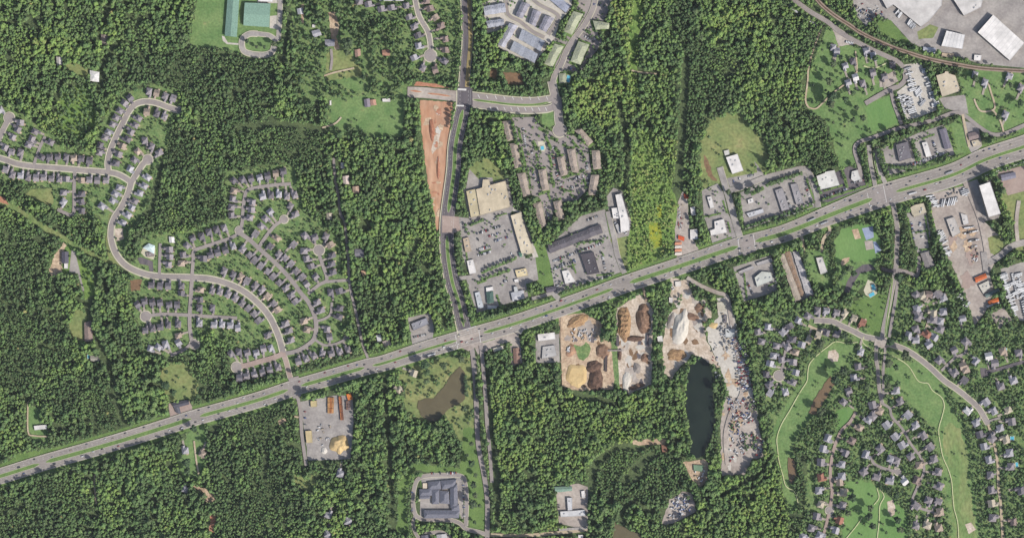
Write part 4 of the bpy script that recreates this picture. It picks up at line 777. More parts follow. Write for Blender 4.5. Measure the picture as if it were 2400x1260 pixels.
FB('shop', 'small block topped white beside the avenue corner car wash', 'store', [(1139,674),(1156,671),(1157,680),(1140,683)], 5, WHITE, units=1)
GB('restaurant', 'dark green pitched restaurant roof near the avenue corner', 'restaurant', [(1140,684),(1155,682),(1157,708),(1143,711)], 4.5, 7, tone(86,112,104), hip=.7)
FB('car_wash', 'white slab at the bottom of the avenue corner block', 'building', [(1142,714),(1165,717),(1164,722),(1143,724)], 4, WHITE, units=0)
GB('restaurant', 'pale hipped restaurant right of the avenue corner block', 'restaurant', [(1198,686),(1226,680),(1229,698),(1202,705)], 5, 7.5, tone(190,190,194), hip=.8)
FB('tower_shop', 'narrow pale upright block above the hipped restaurant', 'store', [(1204,672),(1212,671),(1215,684),(1206,685)], 6, tone(190,192,192), units=0)
GB('retail_row', 'very long dark ribbed roof of the retail row', 'store', [(1284,574),(1406,526),(1412,545),(1290,593)], 6, 9, tone(104,100,106), units=9)
FB('dark_store', 'square charcoal-roofed store in the retail car park', 'store', [(1360,596),(1391,590),(1405,639),(1377,644)], 7, tone(84,80,86), units=4)
FB('shop', 'white flat-roofed shop between retail car park and highway', 'store', [(1317,635),(1332,632),(1349,660),(1325,665)], 5.5, WHITE, units=3)
GB('shop', 'small dark gabled shop by the highway service road', 'store', [(1279,674),(1301,671),(1304,681),(1282,685)], 4, 6.5, tone(104,100,110))
FB('church_hall', 'tall white slab of the hillside church beyond the retail row', 'church', [(1442,457),(1456,454),(1475,520),(1475,540),(1455,545),(1453,515)], 9, WHITE, units=2)
FB('church_annex', 'white annex on the west side of the white church', 'church', [(1433,488),(1452,486),(1455,512),(1437,512)], 7, WHITE, units=3)
FB('shop', 'white and grey block below the white church', 'store', [(1448,524),(1458,546),(1450,548),(1442,528)], 5, tone(190,188,186), units=1)
for i, (q, hp, cl, lb) in enumerate([
  ([(1134,17),(1183,9),(1185,29),(1137,37)],0,(176,178,188),'northernmost pale townhouse terrace beside the avenue'), ([(1140,51),(1180,46),(1181,60),(1145,66)],0,(170,172,182),'second pale townhouse terrace beside the avenue'),
  ([(1194,56),(1213,62),(1182,112),(1168,105)],0,(172,172,182),'steeply slanting townhouse terrace at the west corner of the court'), ([(1224,70),(1276,98),(1266,120),(1216,92)],0,(160,164,174),'slanting grey terrace below the court lane'),
  ([(1205,98),(1260,128),(1252,148),(1196,118)],0,(164,168,178),'southernmost grey terrace beside the wood'), ([(1224,6),(1242,12),(1224,44),(1209,38)],0,(152,150,160),'westernmost of the three short upright terraces'),
  ([(1250,24),(1268,30),(1254,62),(1240,55)],0,(152,150,160),'middle one of the three short upright terraces'), ([(1278,38),(1298,44),(1280,76),(1264,68)],0,(156,154,164),'easternmost of the three short upright terraces'),
  ([(1272,-14),(1300,-14),(1336,14),(1326,30),][:4],0,(162,166,182),'bluish terrace at the top edge east of the court'), ([(1252,-30),(1290,-30),(1288,-4),(1252,-8)],0,(160,160,170),'terrace cut by the top edge above the court')]):
    GB('townhouse_terrace', lb, 'townhouses', q, 8, 11, tone(*cl), units=6, hip=hp)
for q, lb in [([(1344,28),(1366,34),(1340,82),(1322,74)],'green-tinted apartment block top left of its car park'), ([(1390,50),(1428,56),(1426,68),(1396,70)],'green-tinted apartment block at the north-east of its car park'),
  ([(1356,98),(1380,106),(1360,152),(1338,144)],'green-tinted apartment block in the middle of its car park'), ([(1300,104),(1320,110),(1294,158),(1276,150)],'green-tinted apartment block at the south-west by the grass ditch'),
  ([(1310,174),(1325,172),(1327,194),(1312,195)],'small green-tinted clubhouse beside the blue pool')]:
    GB('apartment_block', lb, 'apartments', q, 9 if 'club' not in lb else 4, 12.5 if 'club' not in lb else 7, tone(172,176,150), units=3 if 'club' not in lb else 1, hip=.8)
for q, lb in [([(1179,286),(1196,284),(1204,326),(1190,330)],'brown garden apartments, top of the west side'), ([(1196,338),(1211,338),(1222,390),(1208,393)],'brown garden apartments, middle of the west side'),
  ([(1348,306),(1363,304),(1388,332),(1378,341)],'slanting brown garden apartments at the north-east'), ([(1388,354),(1404,354),(1408,394),(1392,396)],'brown garden apartments, middle of the east side'),
  ([(1386,412),(1403,411),(1396,456),(1380,456)],'brown garden apartments, bottom of the east side'), ([(1330,352),(1346,350),(1356,404),(1341,402)],'longest brown garden apartments of the inner pair'),
  ([(1306,370),(1320,368),(1329,408),(1316,412)],'shorter brown garden apartments of the inner pair'), ([(1263,400),(1278,397),(1286,444),(1272,446)],'brown garden apartments south of the pool'),
  ([(1214,408),(1230,406),(1242,456),(1228,460)],'brown garden apartments at the south-west'), ([(1251,478),(1267,474),(1280,528),(1268,533)],'southernmost brown garden apartments'), ([(1298,474),(1314,470),(1322,512),(1308,515)],'brown garden apartments just east of the southernmost block')]:
    GB('garden_apartments', lb, 'apartments', q, 8, 11, tone(170,156,144), units=4, hip=.6, over=1.6)
FB('chapel', 'white chapel roof in the olive meadow', 'church', [(1701,369),(1728,361),(1742,400),(1716,408)], 8, WHITE, units=3)
FB('chapel_porch', 'small white porch block north of the meadow chapel', 'building', [(1696,354),(1708,351),(1710,362),(1699,365)], 4, tone(206,204,196), units=0)
FB('restaurant', 'narrow white restaurant west of the business road', 'restaurant', [(1657,462),(1667,460),(1674,486),(1665,489)], 5, WHITE, units=2)
FB('store', 'white store with stepped corner beside the highway junction', 'store', [(1674,519),(1696,513),(1704,545),(1666,552),(1664,540),(1675,536)], 6, WHITE, units=3)
FB('kiosk', 'little white box east of the business road', 'building', [(1752,468),(1764,464),(1767,474),(1754,478)], 4, WHITE, units=1)
FB('shop', 'thin white shop row lying near the highway trees', 'store', [(1749,500),(1788,489),(1790,498),(1756,510)], 5, tone(200,200,204), units=2)
FB('office_bar', 'western of two parallel long grey office roofs', 'office', [(1816,446),(1834,440),(1850,490),(1832,495)], 6, tone(158,154,156), units=5)
FB('office_bar', 'eastern of two parallel long grey office roofs', 'office', [(1852,432),(1868,430),(1883,476),(1866,480)], 6, tone(160,156,158), units=5)
FB('greenhouse', 'small white shed in the narrow nursery yard, upper one', 'shed', [(1618,486),(1628,484),(1630,504),(1620,505)], 4, WHITE, units=0)
FB('greenhouse', 'larger white shed in the narrow nursery yard, lower one', 'shed', [(1617,538),(1634,537),(1635,560),(1618,562)], 5, WHITE, units=0)
GB('nursery_stall', 'red-orange canopy in the nursery yard', 'canopy', [(1590,552),(1604,556),(1602,564),(1590,560)], 3, 4.5, tone(206,96,62))
for k in range(4): GB('nursery_stall', 'orange and white striped nursery shelter, %s from the highway' % ['nearest','second','third','fourth'][k], 'canopy', [(1583,592-k*8),(1597,591-k*8),(1597,596-k*8),(1582,597-k*8)], 3, 4, tone(214,150,120) if k % 2 else tone(222,214,204))
GB('red_tent', 'small red tent at the top of the nursery yard', 'tent', [(1603,455),(1611,455),(1612,464),(1604,465)], 3, 5, tone(196,88,62), hip=1)
FB('dealership_wing', 'west one of two slim grey strips in the dealer yard', 'store', [(1730,636),(1764,622),(1768,629),(1733,641)], 5, tone(176,172,172), units=2)
FB('dealership_wing', 'east one of two slim grey strips in the dealer yard', 'store', [(1772,616),(1808,604),(1811,613),(1776,623)], 5, tone(176,172,172), units=2)
FB('dealership', 'white and pale green showroom in the middle of the dealer yard', 'store', [(1768,650),(1785,636),(1806,638),(1812,656),(1774,672)], 7, tone(198,200,192), units=4)
GB('storage_row', 'westernmost long tan storage row', 'storage units', [(1827,598),(1837,595),(1878,700),(1864,704)], 3.5, 4.5, tone(176,164,150), units=10)
GB('storage_row', 'brown middle storage row', 'storage units', [(1839,592),(1850,589),(1884,690),(1877,695)], 3.5, 4.5, tone(150,126,106), units=10)
GB('storage_row', 'pale easternmost storage row', 'storage units', [(1858,590),(1870,588),(1906,688),(1890,692)], 3.5, 4.5, tone(190,186,186), units=10)
FB('church', 'white oblong church on its own lawn west of the ball field', 'church', [(1912,604),(1927,602),(1939,637),(1923,643)], 6, tone(206,202,196), units=2)
FB('warehouse', 'huge white warehouse cut by the top edge, west one', 'warehouse', [(2050,-30),(2208,-30),(2206,14),(2178,48),(2157,64),(2093,12),(2078,22)], 10, tone(206,202,198), units=0, parapet=True)
FB('warehouse', 'second huge white warehouse cut by the top edge, east one', 'warehouse', [(2214,-30),(2310,-30),(2298,18),(2258,38)], 10, tone(210,206,202), units=6)
FB('warehouse', 'slanting bright white warehouse at the right edge', 'warehouse', [(2326,36),(2399,102),(2365,143),(2290,77)], 12, tone(232,228,224), units=0, seams=9)
FB('warehouse', 'medium white square warehouse below the grass oval', 'warehouse', [(2217,73),(2260,83),(2254,116),(2205,109)], 11, tone(226,224,222), units=0, seams=6)
GB('shed', 'bluish grey shed beside the railway', 'shed', [(2164,111),(2192,114),(2190,125),(2163,121)], 4, 6, tone(190,194,204))
FB('shed', 'tan oblong pad-like shed right of the bluish one', 'shed', [(2208,124),(2237,127),(2236,136),(2206,133)], 3, tone(182,164,142), units=0)
FB('shed', 'pair-like white shed by the railway near the slanting warehouse', 'shed', [(2283,129),(2300,130),(2298,143),(2282,142)], 5, WHITE, units=1)
FB('office', 'big beige office with notched roof beside the truck yard', 'office', [(2193,178),(2213,172),(2214,168),(2222,169),(2222,173),(2238,178),(2247,205),(2248,214),(2207,228)], 10, tone(204,192,170), units=5)
FB('office', 'square dark grey office roof among trees north of the highway', 'office', [(2099,340),(2127,332),(2136,370),(2107,379)], 8, tone(120,116,122), units=5)
FB('shop', 'small white office between two northern office lots', 'office', [(2160,335),(2172,332),(2183,366),(2170,369)], 6, WHITE, units=1)
GB('office', 'long dark grey office roof beside the grass strip', 'office', [(2201,305),(2216,301),(2229,346),(2214,350)], 6, 8, tone(122,118,130))
FB('shop', 'beige block of the last shop before the loop road', 'store', [(2276,331),(2294,327),(2300,339),(2281,344)], 5, TANR, units=1)
GB('shop', 'brown gabled house-like shop near the loop road', 'store', [(2268,314),(2290,308),(2294,323),(2272,329)], 4, 7, tone(140,126,124))
FB('store', 'large white furniture store beside the highway', 'store', [(1913,413),(1932,406),(1934,403),(1955,399),(1967,434),(1921,445)], 8, tone(222,220,214), units=3)
FB('shop', 'white T-like block right of the furniture store', 'store', [(1996,402),(2010,398),(2014,412),(2018,420),(2002,426),(1994,420)], 5, tone(206,204,200), units=2)
FB('tall_store', 'tall narrow white block casting the longest shadow', 'building', [(2291,436),(2316,427),(2341,501),(2313,509)], 27, tone(232,228,224), units=0)
FB('office', 'beige notched office east of the parkway', 'office', [(2133,486),(2144,480),(2164,476),(2171,498),(2142,509),(2136,500)], 7, tone(196,186,164), units=4)
GB('office', 'grey gabled office in the green east of the parkway', 'office', [(2157,594),(2177,589),(2190,622),(2169,629)], 5, 8, tone(150,144,142))
GB('shop', 'grey-roofed shop at the right edge below the highway', 'store', [(2345,411),(2378,404),(2380,416),(2348,424)], 5, 7, tone(134,132,146))
FB('works_shed', 'long pale shed in the works yard, west one', 'shed', [(2217,514),(2236,508),(2251,545),(2232,556)], 6, tone(190,184,178), units=3)
FB('works_shed', 'short pale shed in the works yard, east one', 'shed', [(2251,500),(2266,504),(2270,524),(2258,528)], 5, tone(204,200,196), units=1)
GB('works_shed', 'bright orange roof with green foot in the lower works yard', 'shed', [(2284,651),(2309,641),(2312,650),(2287,661)], 5, 7, tone(206,112,70))
FB('works_shed', 'cream slab beneath the bright orange roof', 'shed', [(2293,668),(2316,657),(2322,672),(2304,688)], 5, tone(206,202,190), units=2)
GB('works_shed', 'slate green slanting roof in the lower works yard', 'shed', [(2308,690),(2339,675),(2342,684),(2311,697)], 4.5, 6.5, tone(110,126,124))
GB('works_shed', 'second orange roof, below the slate green one', 'shed', [(2315,706),(2338,697),(2340,706),(2318,713)], 4, 6, tone(206,112,64))
FB('works_shed', 'thin white slab edging the second orange roof', 'shed', [(2311,716),(2342,706),(2343,710),(2313,721)], 3, WHITE, units=0)
FB('garage', 'white oblong garage south of the highway beside the quarry lane', 'garage', [(1260,783),(1300,778),(1302,794),(1262,799)], 6, WHITE, units=2)
FB('garage', 'pale flat workshop behind the white garage', 'garage', [(1272,812),(1300,808),(1305,833),(1270,840)], 4, tone(188,186,184), units=3)
FB('shop', 'small white-and-cream shop just south of the big crossing', 'store', [(1155,816),(1179,809),(1181,816),(1158,825)], 5, tone(220,214,196), units=1)
GB('house', 'rust-brown long roof between crossing and white garage', 'house', [(1203,816),(1216,815),(1218,850),(1205,852)], 4, 6.5, tone(154,124,112))
FB('shop', 'white-topped dark shop west of the avenue by the highway', 'store', [(964,758),(1000,744),(1005,758),(970,774)], 6, tone(150,150,158), units=3)
FB('shed', 'plain white shed by the highway lane, upright one', 'shed', [(882,785),(892,783),(895,798),(885,801)], 5, tone(206,206,210), units=0)
GB('house', 'pale pinkish cottage roof beside the plain white shed', 'house', [(897,800),(912,795),(917,806),(902,811)], 4, 6.5, tone(204,190,180), hip=.9)
GB('motel', 'dark L-shaped motel, its long wing', 'motel', [(404,944),(442,936),(443,946),(410,955)], 4, 6.5, tone(88,88,98)); GB('motel_wing', 'short downhill wing of the dark motel', 'motel', [(409,955),(420,952),(424,968),(414,966)], 3.8, 5.5, tone(96,96,104))
FB('barn', 'lone white oblong barn in the west lawn', 'barn', [(80,997),(110,994),(111,1004),(82,1007)], 5, WHITE, units=0)
GB('farmhouse', 'long grey-brown farmhouse beside the crescent lawn', 'house', [(199,756),(214,752),(218,798),(200,800)], 6, 9, tone(150,132,124)); GB('house', 'dark villa with pool drive inside the west woods', 'house', [(146,590),(161,590),(161,616),(146,616)], 6, 9, tone(94,92,104))
FB('shed', 'white block below the dark villa in the west woods', 'shed', [(151,617),(160,617),(160,629),(151,629)], 4, WHITE, units=0)
GB('house', 'bright white hipped house at the forest gap upper left', 'house', [(212,166),(224,164),(236,174),(231,190),(220,195),(212,188)][:1] + [(233,170),(232,192),(213,190)], 6, 9, tone(222,220,218), hip=.9)
GB('house', 'pale house among rubble at the upper-left clearing', 'house', [(133,134),(147,136),(146,152),(135,154)], 5, 7.5, tone(200,194,188)); GB('house', 'greyish-brown house deep in the upper-left woods', 'house', [(238,82),(253,84),(252,104),(239,106)], 5, 8, tone(158,144,136))
GB('house', 'grey house with blue pool in the west woods', 'house', [(213,833),(232,835),(234,845),(214,845)], 5, 8, tone(170,166,156))
GB('house', 'grey rooftop with white terrace north of the olive field', 'house', [(762,94),(784,94),(784,108),(764,109)], 6, 9, tone(140,140,148)); GB('house', 'grey house pair west of the sandy lane', 'house', [(731,74),(748,70),(754,82),(736,88)], 5, 8, tone(170,168,174))
FB('shed', 'tiny white shed above the grey house pair', 'shed', [(732,58),(739,58),(739,65),(732,65)], 3, WHITE, units=0); GB('house', 'white-grey house near the school drive', 'house', [(697,22),(709,20),(711,33),(699,34)], 5, 8, tone(190,190,194))
GB('house', 'grey and rust house in the bright green paddock', 'house', [(854,234),(866,232),(868,250),(856,251)], 5, 8, tone(140,132,142)); GB('house', 'rust-roofed wing right of the grey paddock house', 'house', [(868,235),(880,234),(882,246),(870,247)], 4, 6.5, tone(178,140,122))
FB('shed', 'white caravan-like shed at the paddock top', 'shed', [(896,232),(915,231),(915,239),(897,239)], 4, WHITE, units=0); FB('shed', 'small upright white shed at the paddock left', 'shed', [(773,236),(777,236),(777,247),(773,247)], 3, WHITE, units=0)
GB('house', 'reddish house by the upper meadow track', 'house', [(832,118),(844,116),(845,130),(834,134)], 4.5, 7, tone(176,144,130)); GB('house', 'rusty red house among the upper woods', 'house', [(896,119),(912,117),(914,130),(898,131)], 4.5, 7, tone(168,128,110))
FB('house_flat', 'white long roof touching the top edge near the cul-de-sac', 'house', [(888,-6),(948,-6),(946,3),(890,3)], 5, tone(214,212,210), units=0)
GB('shed', 'small white shed on the gravel lane east of the estate', 'shed', [(799,382),(807,382),(807,394),(800,394)], 3, 5, WHITE); GB('house', 'white house with red trim on the east lane', 'house', [(804,414),(817,412),(818,431),(805,431)], 5, 8, tone(206,190,182))
GB('house', 'pinkish beige house at the end of the east lane spur', 'house', [(827,438),(841,437),(841,451),(828,452)], 5, 8, tone(196,170,150)); GB('house', 'pale house left of the east lane', 'house', [(766,500),(778,500),(778,514),(767,514)], 5, 8, tone(200,190,172))
GB('house', 'big dark house with pale terrace at the lane bend', 'house', [(832,584),(852,584),(852,602),(833,602)], 5.5, 9, tone(126,124,132)); FB('shed', 'peach-coloured flat shed in the eastern clearing', 'shed', [(846,634),(856,631),(859,643),(850,646)], 4, tone(208,172,144), units=0)
FB('clubhouse_hall', 'long brown roof beside the white pool deck', 'clubhouse', [(343,592),(361,590),(361,601),(345,602)], 4, tone(142,130,128), units=1)
GB('clubhouse', 'white and aqua faceted clubhouse roof above the dark car park', 'clubhouse', [(336,580),(350,571),(363,576),(361,594)], 5, 8, tone(206,224,224), hip=.9)
GB('cottage', 'white-roofed cottage at the top of the short estate lane', 'house', [(397,555),(408,556),(410,568),(398,568)], 4, 6.5, WHITE)
GB('depot', 'green-edged depot roof at the wood edge', 'depot', [(1300,1140),(1340,1139),(1340,1148),(1302,1152)], 5, 7, tone(126,152,138)); FB('depot', 'upright bar of the T-shaped white depot', 'depot', [(1329,1165),(1341,1165),(1341,1194),(1331,1195)], 6, tone(206,206,208), units=1)
FB('depot', 'cross bar of the T-shaped white depot', 'depot', [(1313,1197),(1343,1195.5),(1370,1193),(1372,1207),(1314,1210)], 6, tone(204,204,204), units=3); FB('trailer_office', 'white trailer standing in the depot yard corner', 'trailer', [(1362,1150),(1370,1148),(1372,1165),(1364,1166)], 4, WHITE, units=0)
FB('house_flat', 'white house roof at the bottom edge below the depot', 'house', [(1355,1252),(1366,1252),(1368,1268),(1356,1268)], 4, WHITE, units=0)
# the care home: one building of several hipped wings
root = thing('care_home', 'dark slate care home of many wings inside its ring road', 'care home', W(1035, 1168)); BLD.append(('dark slate care home', 1035, 1168)); fill([(980,1115),(1085,1115),(1085,1215),(980,1215)], DENS, 0)
for q in [[(1003,1128),(1032,1125),(1034,1145),(1004,1147)],[(1033,1125),(1070,1122),(1066,1140),(1036,1146)],[(983,1145),(1012,1144),(1013,1160),(983,1162)],[(1012,1146),(1030,1146),(1030,1180),(1013,1180)],[(1031,1148),(1052,1150),(1054,1180),(1031,1178)],
          [(983,1160),(1008,1160),(1008,1167),(983,1168)],[(1055,1140),(1072,1132),(1074,1188),(1056,1188)],[(993,1194),(1078,1194),(1076,1213),(994,1213)],[(1058,1180),(1076,1180),(1078,1196),(1058,1196)]]:
    P = ccw([Vector((x - 1035, 1168 - y)) for x, y in q])
    if (P[1]-P[0]).length < (P[2]-P[1]).length: P = P[1:] + P[:1]
    u = (P[1]-P[0]).normalized(); wid = (P[2]-P[1]).length; e = 5.0 + len(root.children) * 0.12; m0 = (P[0]+P[3])/2 + u*wid*0.45; m1 = (P[1]+P[2])/2 - u*wid*0.45
    vs = [(p.x, p.y, 0) for p in P] + [(p.x, p.y, e) for p in P] + [(m0.x, m0.y, e + wid*0.22), (m1.x, m1.y, e + wid*0.22)]
    w = newobj('wall', mesh('wall', vs[:8], [(i,(i+1)%4,4+(i+1)%4,4+i) for i in range(4)], M['wall']), root); w.color = tone(200,186,160)
    r = newobj('roof', mesh('roof', vs[4:], [(0,1,5,4),(2,3,4,5),(1,2,5),(3,0,4)], M['shingle']), root); r.color = tone(118,119,130)
for (x0, x1, y0, y1, cc) in [(1055,1066,1157,1181,(196,200,208)),(1066,1084,1158,1180,(214,212,204)),(991,1001,1131,1143,(214,200,180)),(1034,1045,1146,1155,(196,186,140)),(1036,1048,1178,1189,(206,196,150)),(980,1012,1169,1174,(206,202,176))]:
    mb = MB(); mb.box(x0-1035, x1-1035, 1168-y1, 1168-y0, 0, 5.6 if x0 == 1055 else 0.35 if x0 != 991 else 4.0); o = newobj('courtyard' if x0 not in (1055, 991) else 'portico', mb.mesh('portico', [M['wall']]), root); o.color = tone(*cc)
GB('care_block', 'grey and white roof cut by the bottom edge, left of the drive', 'care home', [(988,1254),(1006,1252),(1008,1275),(990,1276)], 5, 8, tone(120,120,130)); GB('care_block', 'grey and white roof cut by the bottom edge, right one', 'care home', [(1024,1252),(1046,1250),(1050,1274),(1026,1276)], 5, 8, tone(190,188,190))
# contractor yard: racks of timber and pipes, sheds, domed sand heap
FB('yard_office', 'tan box in the contractor yard near its gate', 'shed', [(728,939),(743,938),(743,952),(729,953)], 5, tone(200,184,140), units=0)
FB('yard_store', 'tan upright oblong shed in the contractor yard', 'shed', [(716,1009),(731,1008),(733,1036),(719,1037)], 6, tone(204,186,144), units=0)
FB('yard_shed', 'bright orange canopy at the contractor yard corner', 'canopy', [(812,923),(823,921),(827,935),(816,937)], 5, tone(226,138,74), units=0)
for lb, q, cc, nn in [('widest orange rack of stacked material in the contractor yard', [(768,930),(783,930),(782,968),(768,968)], [(206,160,110),(196,130,84),(200,150,104)], 3), ('long thin rust rack in the contractor yard', [(793,928),(801,928),(806,983),(798,984)], [(192,128,88),(140,96,78)], 2), ('short brown rack at the contractor yard east side', [(811,938),(821,938),(820,960),(811,960)], [(146,116,104),(130,110,108)], 2)]:
    cx, cy = centroid(q); rt = thing('material_rack', lb, 'rack', W(cx, cy)); fill(q, DENS, 0, 3); BLD.append((lb, cx, cy))
    xa = [p[0] for p in q]; 
    for k in range(nn * 4):
        t = (k + .5) / (nn * 4); p = (q[0][0] + (q[1][0]-q[0][0])*t, q[0][1]); p2 = (q[3][0] + (q[2][0]-q[3][0])*t, q[3][1]); m_ = ((p[0]+p2[0])/2 - cx, cy - (p[1]+p2[1])/2)
        L = p2[1]-p[1]; mb = MB()
        for s in range(3): mb.obox((m_[0] + (p2[0]-p[0])*(s-1)/3, m_[1] - L*(s-1)/3), ((p2[0]-p[0]), -L), L/6 - .5, (q[1][0]-q[0][0])/(nn*8) - .12, 0, 3.5 + 1.5*rb.random())
        o = newobj('stack', mb.mesh('stack', [M['wall']]), rt); c3 = cc[k * len(cc) // (nn*4)]; f = rb.uniform(.85, 1.12); o.color = tone(*[min(255, v*f) for v in c3])
# ---------------------------------------------------------------- heaps
def heap(name, label, x, y, rx, ry, h, m, rot=0, flat=0.0, cat='heap', terr=0):
    h *= .72; n, k = 26, 10; vs = [(0, 0, h)]; fs = []; sd = rb.random() * 50
    for j in range(1, k + 1):
        r = j / k
        for i in range(n):
            a = 2*math.pi*i/n; nz = noise.noise(Vector((math.cos(a)*1.7 + sd, math.sin(a)*1.7, sd))) ; rr = r * (1 + 0.3*nz)
            hh = h * (1 - max(0, (r - flat) / (1 - flat))) * (1 + 0.2 * noise.noise(Vector((math.cos(a)*r*3 + sd, math.sin(a)*r*3, 2)))) if r < 1 else -0.3
            if terr: hh *= 1 + 0.3 * math.sin(math.sin(a) * r * terr)
            vs.append((math.cos(a)*rr*rx, math.sin(a)*rr*ry, max(hh, -0.3)))
    for i in range(n): fs.append((0, 1 + i, 1 + (i+1) % n))
    for j in range(k-1):
        for i in range(n):
            a = 1 + j*n + i; b = 1 + j*n + (i+1) % n; fs.append((a, a + n, b + n, b))
    o = newobj(name, mesh(name, vs, fs, m), None, label=label, category=cat); o.location = W(x, y, 1.2); o.rotation_euler = (0, 0, R(rot)); BLD.append((label, x, y)); return o
mm = {'mulch': mat('brown_mulch', tone(116, 90, 74), tone(150, 122, 102), 0.12, fine=0.25, fscale=0.4), 'dmulch': mat('dark_mulch', tone(84, 66, 58), tone(116, 92, 78), 0.1, fine=0.25, fscale=0.4),
      'wood': mat('yellow_woodchip', tone(184, 152, 112), tone(138, 108, 84), 0.16, fine=0.25, fscale=0.3), 'sandh': mat('yellow_sand', tone(214, 188, 138), tone(204, 176, 128), 0.05, fine=0.1), 'stone': mat('crushed_stone', tone(200, 194, 182), tone(214, 208, 198), 0.06, fine=0.1), 'greys': mat('grey_aggregate', tone(140, 132, 126), tone(160, 152, 146), 0.08, fine=0.1)}
heap('sand_heap', 'domed tan sand heap at the foot of the contractor yard', 795, 1040, 21, 21, 11, mm['sandh'], flat=.45); heap('salt_heap', 'small white heap left of the domed sand heap', 760, 1056, 7, 8, 4, mm['stone'])
heap('woodchip_heap', 'long terraced yellow-brown heap in the east quarry', 1463, 757, 17, 39, 9, mm['wood'], flat=.5, terr=22); heap('mulch_heap', 'tall dark brown mulch heap with bulging north end', 1507, 752, 17, 28, 12, mm['mulch'], rot=10, flat=.3); heap('mulch_heap', 'rounded brown tip joining the tall dark mulch heap', 1508, 725, 12, 13, 9, mm['mulch'], flat=.3)
heap('mulch_heap', 'wide dark heap at the bottom of the west quarry', 1396, 892, 18, 26, 8, mm['dmulch'], flat=.4); heap('mulch_heap', 'dark hump above the widest dark quarry heap', 1392, 858, 18, 14, 8, mm['dmulch'], rot=20, flat=.3); heap('mulch_heap', 'rusty brown rectangle of soil in the west quarry', 1413, 822, 15, 18, 5, mm['mulch'], flat=.6)
heap('sand_heap', 'broad sandy sheet at the quarry south-west corner', 1352, 880, 24, 28, 3, mm['sandh'], flat=.7); heap('soil_heap', 'tan heap at the quarry north-west gate', 1352, 752, 26, 13, 6, mm['wood'], rot=25, flat=.2); heap('soil_heap', 'red-brown soil heap left of the grass mound', 1338, 824, 10, 13, 5, mat('rusty_soil', tone(158,120,98), tone(184,150,122), .15, fine=.2), rot=-20)
heap('stone_heap', 'grey stone ridge in the east quarry, lower left', 1452, 830, 5, 14, 5, mm['dmulch']); heap('stone_heap', 'grey oval heap in the east quarry, lower middle', 1493, 862, 9, 13, 6, mm['greys'], rot=8); heap('stone_heap', 'pale stone tongue at the east quarry bottom', 1468, 892, 9, 24, 3, mm['stone'], rot=-6, flat=.5)
heap('mulch_heap', 'brown shoulder at the east quarry right edge', 1511, 838, 9, 11, 6, mm['mulch']); heap('mulch_heap', 'brown band between the quarry heaps and the sheds', 1486, 792, 22, 7, 5, mm['dmulch'], flat=.5); heap('soil_heap', 'brown mound at the east quarry lower edge', 1492, 905, 20, 6, 4, mm['mulch'], rot=18)
heap('stone_heap', 'pale concrete-coloured ridge in the third quarry', 1596, 768, 20, 40, 9, mm['stone'], rot=-12, flat=.45); heap('stone_heap', 'dark grey flank west of the pale quarry ridge', 1572, 750, 7, 20, 5, mm['greys'], rot=-18); heap('soil_heap', 'brown lump east of the pale quarry ridge', 1622, 742, 16, 8, 5, mm['mulch'], rot=-15)
heap('soil_heap', 'rubble bank below the pale quarry ridge', 1585, 832, 22, 14, 4, mm['wood'], flat=.5); heap('soil_heap', 'brown heap by the quarry trees', 1640, 720, 12, 10, 5, mm['mulch']); heap('gravel_heap', 'yellowish heap in the pale stone yard', 1672, 762, 11, 7, 3, mm['sandh'])
heap('soil_heap', 'long reddish spoil ridge in the cleared strip', 1012, 305, 6, 26, 4, mat('red_spoil', tone(150,100,80), tone(176,124,98), .1, fine=.15), rot=4); heap('soil_heap', 'lower reddish spoil ridge in the cleared strip', 1027, 395, 4, 26, 3, mat('red_spoil_low', tone(164,112,90), tone(180,130,104), .1, fine=.15))
# quarry sheds
for q, cc, lb in [([(1443,787),(1450,786),(1452,810),(1445,811)],(96,88,92),'dark upright bin left of the east quarry loading bay'), ([(1516,782),(1522,782),(1520,812),(1515,811)],(110,100,104),'dark upright bin right of the east quarry loading bay'), ([(1418,832),(1424,832),(1423,870),(1418,870)],(92,80,80),'long dark conveyor in the west quarry'), ([(1406,820),(1458,819),(1458,822),(1406,823)],(170,160,156),'thin grey conveyor bridging the two quarries'),
  ([(1582,660),(1596,658),(1597,670),(1583,672)],(214,208,200),'white slab at the third quarry gate'), ([(1568,696),(1578,698),(1576,710),(1568,708)],(220,214,210),'small white box at the third quarry west edge'), ([(1680,708),(1700,706),(1702,726),(1682,728)],(196,190,172),'flat beige pad shed at the stone yard top'), ([(1696,738),(1704,738),(1703,756),(1696,756)],(120,116,120),'dark narrow shed in the stone yard'), ([(1700,770),(1722,770),(1722,790),(1700,790)],(192,194,192),'pale square shed in the stone yard'),
  ([(1625,1088),(1650,1090),(1646,1104),(1626,1102)],(116,142,116),'green roof at the south end of the lake'), ([(1540,788),(1552,786),(1554,800),(1542,800)],(226,222,218),'tiny white shed at the wood between quarries'), ([(1550,1042),(1562,1042),(1564,1058),(1552,1058)],(150,110,92),'small brown cabin at the end of the wood yard')]:
    FB('shed', lb, 'shed', q, 4, tone(*cc), units=0)
